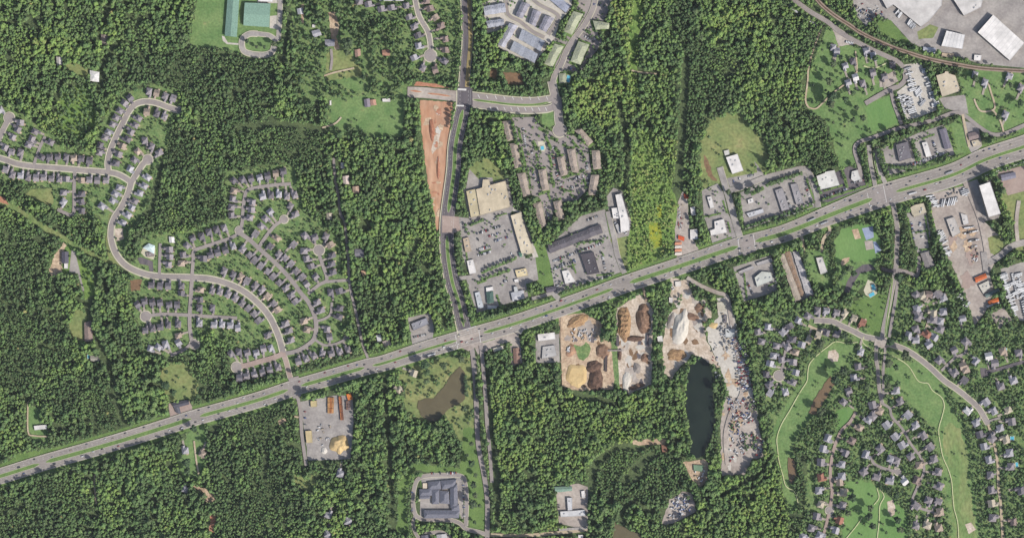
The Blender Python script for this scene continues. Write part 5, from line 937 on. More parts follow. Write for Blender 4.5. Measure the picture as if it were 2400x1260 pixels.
# pools
def pool(label, x, y, w, l, rot=0):
    rt = thing('swimming_pool', label, 'swimming pool', W(x, y, 1.4), R(rot)); BLD.append((label, x, y)); disc(x, y, max(w, l)/2 + 3, DENS, 0)
    mb = MB(); mb.box(-w/2 - 1, w/2 + 1, -l/2 - 1, l/2 + 1, 0, 0.25); newobj('coping', mb.mesh('coping', [M['walk']]), rt)
    mb = MB(); mb.box(-w/2, w/2, -l/2, l/2, 0.2, 0.32); newobj('water', mb.mesh('water', [M['pool']]), rt)
pool('blue pool beside the green-tinted clubhouse', 1332, 185, 8, 16, -8); pool('round-looking blue pool inside the garden apartments', 1271, 347, 8, 9, 10); pool('deep blue lower basin of the park swimming pool', 2043, 690, 13, 8, 30); pool('pale blue upper basin of the park swimming pool', 2047, 673, 8, 14, 15)
pool('small blue pool in the west woods beside a grey house', 208, 835, 6, 9); pool('turquoise backyard pool near the tan house, far right', 2355, 820, 9, 9); pool('blue backyard pool at the lower right edge', 2383, 1088, 6, 11, 5); pool('blue-grey backyard pool by the long road end', 2372, 1026, 9, 9)

# ---------------------------------------------------------------- houses in rows
def house_parts(v):
    """variant meshes: main block with hipped or gabled roof, front garage wing, chimney, porch; front faces -Y"""
    L, D, eave, rise = [(13,11.5,6,4.6),(12,12.5,6,5.0),(14,10.5,5.8,4.4),(12.5,12,6.2,4.8)][v]
    wx = [3.2,-3.0,-3.6,2.8][v]; out = {}
    mb = MB(); mb.box(-L/2, L/2, -D/2, D/2, 0, eave); mb.box(wx-3.1, wx+3.1, -D/2-4.6, -D/2+0.1, 0, eave-1.4); 
    out['wall'] = mb.mesh('house_walls', [M['wall']])
    o = 0.7; z = eave; hp = [0.9,0.0,0.55,0.9][v]; X, Y = L/2+o, D/2+o; rx = X - hp*Y
    vs = [(-X,-Y,z),(X,-Y,z),(X,Y,z),(-X,Y,z),(-rx,0,z+rise),(rx,0,z+rise),(-X,-Y,z-.25),(X,-Y,z-.25),(X,Y,z-.25),(-X,Y,z-.25)]
    out['roof'] = mesh('house_roof', vs, [(0,1,5,4),(2,3,4,5),(1,2,5),(3,0,4),(6,7,1,0),(7,8,2,1),(8,9,3,2),(9,6,0,3),(9,8,7,6)], M['shingle'])
    z = eave-1.4; a, b = wx-3.7, wx+3.7; y0, y1 = -D/2-5.2, -D/2+3.0; zr = z+3.2
    vs = [(a,y0,z),(b,y0,z),(b,y1,z),(a,y1,z),(wx,y0+1.2*(v%2),zr),(wx,y1,zr)]
    out['garage_roof'] = mesh('house_garage_roof', vs, [(0,1,4),(1,2,5,4),(3,0,4,5),(2,3,5),(3,2,1,0)], M['shingle'])
    mb = MB(); mb.box(-wx*1.3-.5, -wx*1.3+.5, 1.5, 2.5, eave, eave+rise+0.9); out['chimney'] = mb.mesh('house_chimney', [M['wall']])
    mb = MB(); mb.box(-wx-2.4, -wx+2.4, D/2, D/2+3.2, 0, 0.9); out['deck'] = mb.mesh('house_deck', [M['track']])
    mb = MB()
    for yy, sg in ((-D/2-.03, 1), (D/2+.03, -1)):
        for xx in (-L/2+2, 0, L/2-2):
            for zz in (1.1, 3.7):
                q = [(xx-.6,yy,zz),(xx+.6,yy,zz),(xx+.6,yy,zz+1.3),(xx-.6,yy,zz+1.3)]; mb.add(q if sg > 0 else q[::-1], [(0,1,2,3)])
    mb.add([(wx-2.4,-D/2-4.64,0.1),(wx+2.4,-D/2-4.64,0.1),(wx+2.4,-D/2-4.64,2.5),(wx-2.4,-D/2-4.64,2.5)], [(0,1,2,3)])
    out['windows'] = mb.mesh('house_windows', [M['glass']])
    return out, (wx, D)
HP = [house_parts(v) for v in range(4)]
FRONTS = [r for r in ROADS if r[5]]
FP = np.array([(p[0], p[1]) for r in FRONTS for p in r[1]]); FWD = np.array([r[6](i)/2 for r in FRONTS for i in range(len(r[1]))])
drive = MB(); NH = [0]
RC = {'d': ('dark grey', (118,114,120)), 'g': ('grey', (146,140,144)), 'l': ('light grey', (170,168,174)), 'w': ('near-white', (212,210,210)), 't': ('tan', (172,156,142)), 'b': ('brown', (144,128,122)), 'r': ('rusty red', (160,114,98)), 's': ('sandy', (188,178,160))}
rh = random.Random(11); JOIN = MB(); JC = list(RC); JM = []
def house_joined(x, y, c, rz, s, v, z):
    parts = HP[v][0]; b = W(x, y); ca, sa = math.cos(rz)*s, math.sin(rz)*s
    for nm, base in (('wall', 0), ('roof', 3), ('garage_roof', 3), ('deck', 1), ('windows', 2)):
        me = parts[nm]; o = len(JOIN.v); JOIN.v += [(b.x + ca*q.co.x - sa*q.co.y, b.y + sa*q.co.x + ca*q.co.y, z + s*q.co.z) for q in me.vertices]
        for f in me.polygons: JOIN.f.append([k + o for k in f.vertices]); JOIN.m.append(base + (JC.index(c) if base == 3 else 0))
def kerb_drive(x, y, ang, rz, wx, D, s, tx, ty, half):
    b = W(x, y); fx, fy = math.cos(rz), math.sin(rz); g0 = Vector((b.x + fx*wx*s*.84 + fy*(D/2+3.5)*s, b.y + fy*wx*s*.84 - fx*(D/2+3.5)*s)); dist = math.hypot(tx-x, ty-y)
    L = min(max(3.0, dist - half - (D/2+4.6)*s), 16)
    dirv = Vector((math.cos(ang), math.sin(ang))); c0 = g0 + dirv*(L/2); drive.obox((c0.x, c0.y), dirv, L/2 + 1.2, 2.1*s, 0, 1.44 + 0.0005*(NH[0] % 12))
    disc(c0.x + 1200, 630 - c0.y, 4.5, DENS, 0)
def house(x, y, c, label, group, scale=1.0, z0=1.0):
    d = np.hypot(FP[:,0]-x, FP[:,1]-y) - FWD*0.6; j = int(d.argmin()); tx, ty = FP[j]
    ang = math.atan2(-(ty-y), tx-x); rz = ang + math.pi/2
    v = rh.randrange(4); parts, (wx, D) = HP[v]; b = W(x, y)
    s = scale * rh.uniform(.94, 1.06)
    kerb_drive(x, y, ang, rz, wx, D, s, tx, ty, FWD[j])
    if NH[0] >= 300:
        house_joined(x, y, c, rz, s, v, 0.4); disc(x, y, 8.5*s, DENS, 0); NH[0] += 1; return
    rt = thing('house', label, 'house', (b.x, b.y, 0.4), rz, group); rt.scale = (s*.84, s, s)
    col = RC[c][1]; f = rh.uniform(.93, 1.08); wc = rh.choice([(206,198,184),(196,188,176),(214,210,204),(184,170,152),(200,184,160)])
    w = newobj('wall', parts['wall'], rt); w.color = tone(*wc)
    r = newobj('roof', parts['roof'], rt); r.color = tone(*[min(255, q*f) for q in col])
    ch = newobj('chimney', parts['chimney'], r); ch.color = tone(150,120,104)
    gr = newobj('garage_roof', parts['garage_roof'], rt); gr.color = tone(*[min(255, q*f*.98) for q in col])
    newobj('deck', parts['deck'], rt); newobj('windows', parts['windows'], rt, kind='stuff')
    disc(x, y, 9.5*s if x < 1700 else 8.5*s, DENS, 0)
    NH[0] += 1
HR = [ # (where, from which end, colours, positions)
 ('beside the north-west hooked street, above its bend','west','g',[(350,215),(368,219),(388,226),(407,231)]),
 ('on the outer west side of the hooked street','top','g',[(306,230),(293,242),(282,260),(273,276),(265,292),(255,310),(247,323),(236,341),(234,358)]),
 ('under the top bend of the hooked street','west','g',[(345,263),(368,267),(386,274)]),
 ('on the inner east side of the hooked street','top','g',[(326,278),(318,294),(308,310),(300,327),(288,343),(279,362),(273,383)]),
 ('in the cluster west of the short cul-de-sac','top','g',[(340,330),(356,344),(324,355),(316,375),(306,396),(374,358)]),
 ('east of the far-left cul-de-sac','top','g',[(49,288),(43,304),(31,322),(13,346),(28,356),(49,358)]),
 ('on the little lane, upper left estate','top','g',[(83,309),(76,326),(68,340),(120,334)]), ('at the left edge cul-de-sac','top','l',[(2,258)]),
 ('in the tight row above the entry street','west','d',[(99,369),(117,369),(136,368),(156,369),(174,371),(191,372),(211,377)]),
 ('in the row below the entry street','west','g',[(14,398),(30,410),(49,412),(67,416),(86,417),(103,416),(121,419),(140,420),(157,420)]),
 ('in the four below the entry street junction','west','g',[(192,423),(210,422),(229,423),(249,423)]),
 ('on the bend where the estate street turns south','top','l',[(280,440),(271,454),(265,470),(240,483)]),
 ('stacked east of the short south lane','top','d',[(193,455),(192,473),(193,494)]), ('stacked west of the short south lane','top','l',[(150,452),(150,473)]),
 ('along the dark forest edge, east of the street','top','l',[(347,416),(339,436),(329,453),(317,472),(310,487),(301,504),(289,522)]),
 ('on the west lane near the clubhouse','top','g',[(398,585),(399,602),(396,620)]),
 ('in the top row of the central estate','west','d',[(548,423),(569,421),(589,419),(609,416),(628,413),(647,407),(664,402)]),
 ('on the west edge beside the forest block','top','g',[(549,448),(546,466),(543,486),(543,504)]),
 ('just inside the top-west street','top','g',[(592,475),(590,492),(586,510)]),
 ('below the top street of the central estate','west','g',[(616,461),(635,458),(654,456),(673,460),(691,457)]),
 ('near the upper right short cul-de-sac','top','g',[(681,483),(693,502)]),
 ('north-west of the diagonal spur street','top','g',[(634,496),(623,512),(613,530),(600,548)]), ('south-east of the diagonal spur street','top','d',[(650,558),(634,577)]),
 ('on the curve south of the forest block','west','d',[(452,558),(473,554),(490,544),(508,538),(526,534)]),
 ('stacked beside the street past the terrace','top','g',[(439,575),(430,597),(426,617)]),
 ('in the close-set seven below the forest block','west','d',[(478,606),(494,598),(511,592),(529,586),(547,577)]),
 ('on the south-west side of the diagonal street','top','g',[(569,584),(586,598),(598,610),(612,623),(628,636),(641,648),(655,662),(670,675),(683,692),(693,706)]),
 ('on the north-east side of the diagonal street','top','g',[(654,595),(669,604),(683,618),(695,635),(709,649),(719,665)]),
 ('around the round turning circle','west','g',[(689,573),(715,552),(738,556),(764,554),(775,574)]),
 ('east of the turning circle road','top','d',[(779,598),(778,618),(781,637)]), ('west of the turning circle road','top','g',[(713,588),(719,606),(730,624),(740,648)]),
 ('below the turning circle side road','west','d',[(775,685),(796,682),(797,722),(795,742)]),
 ('on the outer edge of the lower diagonal bend','top','g',[(744,708),(753,726),(767,771),(773,789)]), ('inside the lower diagonal bend','top','t',[(713,752),(720,772)]),
 ('in the upper three under the main curve, west','west','d',[(355,668),(376,670),(395,670),(426,670),(426,687)]),
 ('stacked east of the north-south lane','top','d',[(471,679),(470,702),(468,721),(498,721)]),
 ('on the south side of the main curving street','west','g',[(498,681),(516,683),(535,689),(552,698),(568,710),(583,722),(597,735),(607,751)]),
 ('on the north side of the main curving street','west','g',[(526,635),(547,643),(565,649),(580,658),(599,669),(615,678),(628,694),(642,711),(651,726)]),
 ('above the flat cross street','west','d',[(323,713),(339,706),(358,708),(376,709),(397,714),(416,714)]),
 ('below the flat cross street, west half','west','d',[(341,774),(358,769),(376,766),(395,761),(418,759)]),
 ('by the lower west turning circle','top','l',[(419,786),(419,802),(353,816),(372,813),(389,806)]),
 ('below the flat cross street, east half','west','l',[(468,757),(502,761),(521,760),(540,762),(558,768)]), ('alone beside the street, lower middle','top','g',[(628,785)]),
 ('east of the lower main street','top','g',[(670,758),(678,774),(683,796)]),
 ('above the pinkish cul-de-sac','west','g',[(542,828),(560,824),(580,826),(601,826),(618,816),(635,815)]), ('below the pinkish cul-de-sac','west','g',[(562,885),(578,881),(597,877),(616,872),(633,866),(652,860)]),
 ('in the row closest to the highway, east','west','g',[(700,846),(718,840),(736,833),(756,828),(777,828),(797,824),(816,819)]),
 ('on the west side of the northern cul-de-sac','top','g',[(842,5),(864,11),(894,22),(918,19),(953,14),(959,41),(971,63),(980,84),(981,108),(971,136),(991,160)]),
 ('on the east side of the northern cul-de-sac','top','b',[(1000,3),(1008,21),(1021,42),(1034,61),(1044,92),(1044,118),(1042,144),(1020,164)]),
 ('in the railway-side hamlet','west','l',[(1952,112),(1961,121),(1987,194),(2004,182),(2030,120),(2046,131),(1980,155),(1998,144)]),
 ('in the farm group east of the big pasture','west','g',[(2021,196),(2072,180),(2091,153),(2045,171)]),
 ('on the open village green, upper right','west','l',[(2284,176),(2307,194),(2365,179),(2391,206),(2355,269)]),
 ('among trees west of the fairway, upper group','west','s',[(1775,777),(1784,800),(1799,765),(1834,778),(1850,764),(1819,810),(1857,795),(1895,796),(1878,807)]),
 ('in the top line of the wooded suburb','west','l',[(1870,750),(1892,740),(1915,728),(1936,728),(1960,732),(1979,734),(2001,745),(2021,756)]),
 ('between the wooded street and the golf path','west','s',[(1917,785),(1936,779),(1960,783)]),
 ('west of the fairway, lower group','top','l',[(1845,812),(1864,825),(1812,833),(1831,842),(1858,848),(1804,851),(1795,876),(1864,872),(1802,900),(1858,895),(1840,918),(1804,920)]),
 ('between the two fairways, upper part','top','l',[(2016,824),(2010,858),(2000,884),(1988,915),(1976,941),(2100,914),(2109,939),(2127,971)]),
 ('north-east of the parkway crossing','top','g',[(2146,690),(2161,692),(2176,689),(2197,688),(2210,697),(2148,723),(2148,733),(2151,743),(2187,735),(2210,730),(2187,748),(2203,752),(2145,770),(2203,771),(2128,786),(2145,797),(2173,783),(2190,790),(2176,807)]),
 ('east of the long diagonal wooded road','top','l',[(2254,746),(2262,800),(2235,820),(2200,843),(2256,857),(2286,846),(2316,834),(2330,850),(2386,826),(2349,822),(2236,873),(2262,865),(2259,890),(2344,905),(2374,891),(2310,941),(2328,962),(2362,959),(2343,1002),(2370,987),(2356,1028)]),
 ('west of the long diagonal wooded road','top','l',[(2266,962),(2286,990),(2295,1017),(2305,1045),(2323,1026)]),
 ('in the middle of the lower wooded suburb','top','l',[(2060,962),(2044,948),(2044,974),(2077,995),(2035,983),(2014,1001),(2097,1022),(2113,1042),(2145,995),(2163,1019),(2179,1046),(1996,1032),(1939,1025),(2062,1050),(2028,1063),(1981,1061),(2133,1068),(2188,1074),(2100,1078),(2087,1074),(2153,1089)]),
 ('near the small lower cul-de-sac','top','g',[(2023,1105),(2053,1117),(2084,1126),(2119,1127),(2147,1124),(2198,1104),(2201,1138),(2146,1183),(2175,1171),(2198,1173),(2202,1198),(2146,1230),(2172,1229),(2199,1236)]),
 ('in the columns west of the lower fairway','top','l',[(1928,1050),(1972,1087),(1923,1082),(1923,1117),(1972,1115),(1967,1129),(1918,1148),(1976,1152),(1923,1180),(1974,1183),(1913,1208),(1967,1218),(1901,1236),(1958,1241),(1880,1257),(1920,1253)]),
 ('at the lower right edge of the suburb','top','g',[(2365,1060),(2316,1076),(2368,1092),(2320,1112),(2322,1146),(2391,1148),(2323,1178),(2325,1212),(2374,1221)]),
 ('in the lower left woods','top','l',[(475,1062),(435,1055),(435,1146),(769,1206),(816,1220),(769,1250),(798,1109)]),
 ('by the pond meadow','top','s',[(936,912),(970,874)]),
]
SPEC = {(364,0):'g',(811,423):'l'}
WOODED = ('among','top line','between','west of the fairway','north-east','east of the long','west of the long','middle of','small lower','columns','lower right')
for where, end, c, pts in HR:
    n = len(pts); woody = any(k in where for k in WOODED) and pts[0][0] > 1700
    for i, (x, y) in enumerate(pts):
        cc = c
        if woody: cc = rh.choice('gglglgdtsbglg') if rh.random() < .8 else c
        elif rh.random() < .22: cc = rh.choice('gdlt')
        if (x, y) in ((2119,1127),(2266,962),(2316,834),(2004,182)): cc = 'w'
        if (x, y) in ((2021,756),(1967,1218),(2173,783),(1923,1117)): cc = 'r'
        e = '' if n == 1 else ('%s from the %s ' % (ordn(i), end))
        house(x, y, cc, '%s-roofed house, %s%s' % (RC[cc][0], e, where), 'houses ' + where, 1.22 if not woody else 1.28)
newobj('driveways', drive.mesh('driveways', [M['drivec']]), None, kind='structure')

for c in JC: JM.append(mat('joined_roof_' + c, tone(*[q*.9 for q in RC[c][1]]), tone(*RC[c][1]), .3, fine=.12))
o = newobj('suburban_houses', JOIN.mesh('suburban_houses', [mat('house_siding', tone(200,190,176), tone(186,172,156), .05), M['track'], M['glass']] + JM), None, kind='stuff', label='smaller houses half hidden by trees in the lower right suburb', category='houses')
# ---------------------------------------------------------------- vehicles
def car_mesh(kind):
    mb = MB()
    if kind == 'car':
        prof = [(-2.3,.5),(-2.3,.95),(-1.9,1.05),(-1.2,1.5),(0.6,1.5),(1.2,1.02),(2.2,.88),(2.3,.5)]; hw_ = .95
        n = len(prof); vs = [(x, -hw_ * (0.82 if z > 1.3 else 1), z) for x, z in prof] + [(x, hw_ * (0.82 if z > 1.3 else 1), z) for x, z in prof]
        mb.add(vs, [tuple(range(n))[::1], tuple(range(2*n-1, n-1, -1))] , 0)
        for i in range(n): mb.add([vs[i], vs[(i+1)%n], vs[n+(i+1)%n], vs[n+i]], [(3,2,1,0)], 1 if i in (2, 4) else 0)
        for x in (-1.45, 1.45):
            for y in (-.9, .9): mb.obox((x, y), (1, 0), .36, .12, 0, .66, 2)
    elif kind == 'van':
        mb.box(-2.8,1.6,-1.05,1.05,.5,2.5,0); mb.box(1.6,2.8,-1.0,1.0,.5,1.3,0); mb.add([(1.6,-1,2.4),(1.6,1,2.4),(2.3,1,1.3),(2.3,-1,1.3)], [(3,2,1,0)], 1)
        for x in (-1.9, 1.9):
            for y in (-.98, .98): mb.obox((x, y), (1, 0), .4, .12, 0, .75, 2)
    else:   # lorry with box trailer
        mb.box(-9,4.2,-1.3,1.3,1.1,4.0,0); mb.box(4.8,7.2,-1.25,1.25,.8,3.2,0); mb.box(7.2,8.4,-1.2,1.2,.8,1.9,0); mb.add([(7.21,-1.1,3.0),(7.21,1.1,3.0),(7.6,1.1,1.95),(7.6,-1.1,1.95)], [(3,2,1,0)], 1); mb.box(4.2,4.8,-.5,.5,.8,1.4,2)
        for x in (-7.8,-6.6,4.9,6.0,7.6):
            for y in (-1.15, 1.15): mb.obox((x, y), (1, 0), .5, .15, 0, 1.0, 2)
    me = mb.mesh(kind, [M['car'], M['glass'], M['rubber']])
    if kind == 'car': 
        bm = bmesh.new(); bm.from_mesh(me); bmesh.ops.recalc_face_normals(bm, faces=bm.faces); bm.to_mesh(me); bm.free()
    return me
CM = {k: car_mesh(k) for k in ('car', 'van', 'lorry')}
CC = {'white': (226,226,226), 'silver': (176,178,182), 'grey': (110,112,118), 'black': (44,44,50), 'blue': (70,88,140), 'red': (150,52,50), 'dark': (66,68,76), 'tan': (180,164,140)}
rc = random.Random(5)
COLW = ['white']*6 + ['silver']*4 + ['grey']*4 + ['black']*5 + ['blue']*2 + ['red']*2 + ['dark']*3 + ['tan']
NC = [0]; EXTRA = []
def car(x, y, ang, kind, col, label, group, z=1.7):
    if label is None: EXTRA.append((x, y, ang, kind, col, z)); return
    o = newobj({'car':'car','van':'van','lorry':'lorry'}[kind], CM[kind]); p = W(x, y, z); o.location = p; o.rotation_euler = (0, 0, ang); o.color = tone(*CC[col]); o['label'] = label; o['category'] = {'car':'car','van':'van','lorry':'truck'}[kind]; o['group'] = group
    o.scale = (1.12, 1.12, 1.12); NC[0] += 1
# traffic on the highway
for sgn, nm in ((-1, 'westbound'), (1, 'eastbound')):
    xs = []; x = 12.0
    while x < 2390:
        x += (rc.uniform(16, 46) if x < 1000 else rc.uniform(8, 34)); xs.append(x)
    for i, xx in enumerate(xs):
        if xx > 2395: continue
        j = min(range(len(hwline)), key=lambda k: abs(hwline[k][0] - xx)); a = hwline[max(j-1,0)]; b = hwline[min(j+1,len(hwline)-1)]
        ux, uy = b[0]-a[0], b[1]-a[1]; l = math.hypot(ux, uy); ux /= l; uy /= l; w = hw(xx)
        q = rc.choice((.2, .5, .8)); off = sgn * (3.8 + (w/2 - 5) * q); cx = xx - uy*off; cy = hwline[j][1] + (xx - hwline[j][0]) * uy/ux + ux*off
        col = rc.choice(COLW); r = rc.random(); kind = 'lorry' if r < .025 else ('van' if r < .1 else 'car')
        if kind == 'lorry': col = rc.choice(['white','white','silver'])
        kn = {'car':'car','van':'van','lorry':'lorry with box trailer'}[kind]
        car(cx, cy, math.atan2(-uy, ux) + (math.pi if sgn < 0 else 0), kind, col, '%s %s heading %s on the highway, %s from the left edge' % (col, {'car':'car','van':'van','lorry':'box lorry'}[kind], nm[:4], ordn(i)), 'traffic on the highway', ZT + .02)
# parked rows
for (x0, y0, x1, y1, n, f, place) in ROWS:
    if place == 'x': continue
    L = math.hypot(x1-x0, y1-y0); a = math.atan2(-(y1-y0), x1-x0); k_ = 0; last = None; vert = abs(y1-y0) > abs(x1-x0); lorry = 'lorry' in place or 'truck' in place
    for k in range(n):
        if rc.random() > f * 1.05: continue
        t = (k + .5) / n; col = rc.choice(COLW); kind = 'van' if rc.random() < .12 else 'car'
        if lorry: kind = 'lorry' if rc.random() < .4 else 'van'; col = 'white'
        lab = '%s %s, %s in the %s' % (col, {'car':'car','van':'van','lorry':'lorry'}[kind], ordn(k_), place) if (NC[0] < 296 and k % 2 == 0) else None
        k_ += 1
        car(x0 + (x1-x0)*t, y0 + (y1-y0)*t, a + math.pi/2 + (math.pi if rc.random() < .5 else 0), kind, col, lab, 'vehicles in the ' + place, 1.3)
# crammed yards: vehicles and clutter too many and too small to pick apart
def scatter(poly, n, cols, kinds, al=None):
    P = poly; xs = [p[0] for p in P]; ys = [p[1] for p in P]; c = 0
    while c < n:
        x = rc.uniform(min(xs), max(xs)); y = rc.uniform(min(ys), max(ys)); ins = False
        for i in range(len(P)):
            a, b = P[i], P[(i+1) % len(P)]
            if (a[1] > y) != (b[1] > y) and x < (b[0]-a[0]) * (y-a[1]) / (b[1]-a[1]) + a[0]: ins = not ins
        if not ins: continue
        EXTRA.append((x, y, (al if al is not None else rc.uniform(0, 6.3)) + rc.gauss(0, .1), rc.choice(kinds), rc.choice(cols), 1.0)); c += 1
J = ['white','white','silver','grey','dark','red','blue','tan']
scatter([(1736,790),(1746,795),(1760,870),(1766,915),(1738,920),(1730,860)], 150, J, ['car','van'], .2); scatter([(1712,790),(1738,790),(1756,915),(1728,915)], 130, J, ['car','van'], .2); scatter([(1690,730),(1712,760),(1720,800),(1700,830),(1690,800)], 40, ['white','silver','grey','tan'], ['van','car']); scatter([(1664,800),(1680,800),(1690,900),(1680,910)], 26, J, ['car'])
scatter([(1706,930),(1768,930),(1770,985),(1712,1010)], 120, J, ['car','van']); scatter([(1712,1010),(1745,1000),(1755,1060),(1710,1080)], 50, J, ['car','van']); scatter([(1760,1010),(1790,1020),(1790,1068),(1764,1070)], 40, J, ['car','van'])
scatter([(1562,1215),(1575,1172),(1600,1155),(1618,1160),(1626,1190),(1596,1212)], 90, ['white','white','silver','grey','blue','dark'], ['car','van']); scatter([(1680,760),(1725,760),(1735,800),(1690,810)], 30, ['white','silver','grey'], ['van','car'])
scatter([(1630,1090),(1655,1100),(1650,1135),(1628,1120)], 16, ['tan','white'], ['van']); scatter([(1330,770),(1400,770),(1400,800),(1330,800)], 26, ['white','silver','tan'], ['car','van']); scatter([(1322,812),(1336,812),(1336,830)], 5, ['white'], ['van'])
for (x0, y0, x1, y1, n, a) in [(2128,158,2142,214,14,.3),(2168,160,2182,206,14,.3),(2108,222,2122,268,12,.25),(2120,222,2136,262,12,.25),(2150,208,2164,244,10,.8),(2186,214,2194,250,10,.3),(2128,226,2140,266,10,.3),(2068,0,2068,1,1,0),(1838,4,1870,30,13,.9),(1886,42,1916,60,10,.9),(1982,98,2000,102,5,1.2),(2104,24,2112,36,5,.9),(2130,48,2146,64,6,.9),
                 (2178,458,2196,478,7,.2),(2182,470,2200,486,6,.2),(2266,534,2284,530,3,.25),(2266,546,2286,542,4,.25),(2270,566,2288,562,4,.25),(2200,540,2214,570,8,.6),(2214,580,2226,600,8,.4),(2258,440,2266,460,5,.3),(2350,640,2378,730,22,.4),(2372,640,2386,700,16,.4),(2390,650,2410,740,16,.4),(2246,680,2256,704,6,.2),(2254,706,2270,716,6,.9),(1570,660,1580,680,4,.3),(1456,470,1462,500,6,.2),(1440,520,1470,548,8,.5),(2205,476,2245,470,8,1.3)]:
    for k in range(n):
        t = (k + .5)/n; EXTRA.append((x0 + (x1-x0)*t, y0 + (y1-y0)*t, a + rc.gauss(0, .05), 'lorry' if (x0 > 2100 and rc.random() < .45) else 'van', rc.choice(['white','white','white','silver']), 1.2))
scatter([(2270,575),(2290,570),(2294,606),(2282,620)], 26, ['red','tan','dark','white'], ['car','van']); scatter([(2215,445),(2244,440),(2248,466),(2216,470)], 20, ['dark','grey','tan'], ['car']); scatter([(1590,480),(1600,470),(1602,530),(1590,540)], 18, ['tan','red','white'], ['car'])
scatter([(740,960),(790,990),(790,1030),(745,1050)], 12, ['white','silver','tan'], ['car','van']); scatter([(1350,660),(1352,662),(1346,664)], 1, ['white'], ['car']); scatter([(2056,450),(2057,450),(2057,452)], 1, ['white'], ['car'])
scatter([(1210,815),(1226,815),(1226,850),(1220,852)], 8, J, ['car']); scatter([(1990,8),(2060,10),(2075,50),(2040,50)], 26, J, ['car'])
groups = {}
for (x, y, a, kind, col, z) in EXTRA: groups.setdefault(1, []).append((x, y, a, kind, col, z))
vs, fs, mi = [], [], []; cols = list(CC); PM = []
for c in cols:
    m_ = mat('vehicle_paint_' + c, tuple(v*.9 if i < 3 else 1 for i, v in enumerate(tone(*CC[c]))), tone(*CC[c]), 0.5, rough=.4, spec=.5); PM.append(m_)
mb = MB()
TPL = {k: ([tuple(v.co) for v in CM[k].vertices], [(tuple(p.vertices), p.material_index) for p in CM[k].polygons]) for k in CM}
for (x, y, a, kind, col, z) in EXTRA:
    ca, sa = math.cos(a)*1.12, math.sin(a)*1.12; p = W(x, y, z); V, F = TPL[kind]; o = len(mb.v)
    mb.v += [(p.x + ca*v[0] - sa*v[1], p.y + sa*v[0] + ca*v[1], z + v[2]) for v in V]
    for f, m_ in F: mb.f.append([i + o for i in f]); mb.m.append(cols.index(col) if m_ == 0 else len(cols) + m_ - 1)
o = newobj('parked_vehicles', mb.mesh('parked_vehicles', PM + [M['glass'], M['rubber']]), None, kind='stuff', label='mass of small parked and stored vehicles crowding the yards and car parks', category='vehicles')

# ---------------------------------------------------------------- trees
def foliage(name, dark, mid, bright, warm):
    m = bpy.data.materials.new(name); m.use_nodes = True; nt = m.node_tree; N = nt.nodes; L = nt.links; b = N['Principled BSDF']
    b.inputs['Roughness'].default_value = .85; b.inputs['Specular IOR Level'].default_value = .1
    at = N.new('ShaderNodeAttribute'); at.attribute_type = 'INSTANCER'; at.attribute_name = 'tint'
    geo = N.new('ShaderNodeNewGeometry'); ns = N.new('ShaderNodeTexNoise'); ns.inputs['Scale'].default_value = .22; ns.inputs['Detail'].default_value = 4; L.new(geo.outputs['Position'], ns.inputs[0])
    mr = N.new('ShaderNodeMapRange'); mr.inputs[1].default_value = .3; mr.inputs[2].default_value = .7; mr.inputs[3].default_value = -.16; mr.inputs[4].default_value = .16; L.new(ns.outputs[0], mr.inputs[0])
    ad = N.new('ShaderNodeMath'); ad.operation = 'ADD'; L.new(at.outputs['Fac'], ad.inputs[0]); L.new(mr.outputs[0], ad.inputs[1])
    cr = N.new('ShaderNodeValToRGB'); L.new(ad.outputs[0], cr.inputs[0]); E = cr.color_ramp.elements
    E[0].position = 0.0; E[0].color = dark; E[1].position = .42; E[1].color = mid
    e = E.new(.85); e.color = bright; e = E.new(1.0); e.color = warm
    oi = N.new('ShaderNodeObjectInfo'); wr = N.new('ShaderNodeMapRange'); wr.inputs[1].default_value = .35; wr.inputs[2].default_value = 1.0; wr.inputs[3].default_value = 0.0; wr.inputs[4].default_value = .34; L.new(oi.outputs['Random'], wr.inputs[0])
    mx = N.new('ShaderNodeMix'); mx.data_type = 'RGBA'; L.new(wr.outputs[0], mx.inputs['Factor']); L.new(cr.outputs[0], mx.inputs[6]); mx.inputs[7].default_value = tone(120, 122, 94)
    L.new(mx.outputs[2], b.inputs['Base Color']); return m
FOL = foliage('leaves', tone(60, 76, 60), tone(111, 141, 89), tone(143, 171, 92), tone(166, 156, 106))
rt_ = random.Random(21)
def ico(sub):
    bm = bmesh.new(); bmesh.ops.create_icosphere(bm, subdivisions=sub, radius=1.0); v = [p.co.copy() for p in bm.verts]; f = [[q.index for q in p.verts] for p in bm.faces]; bm.free(); return v, f
IV, IF = ico(2); JV, JF = ico(1)
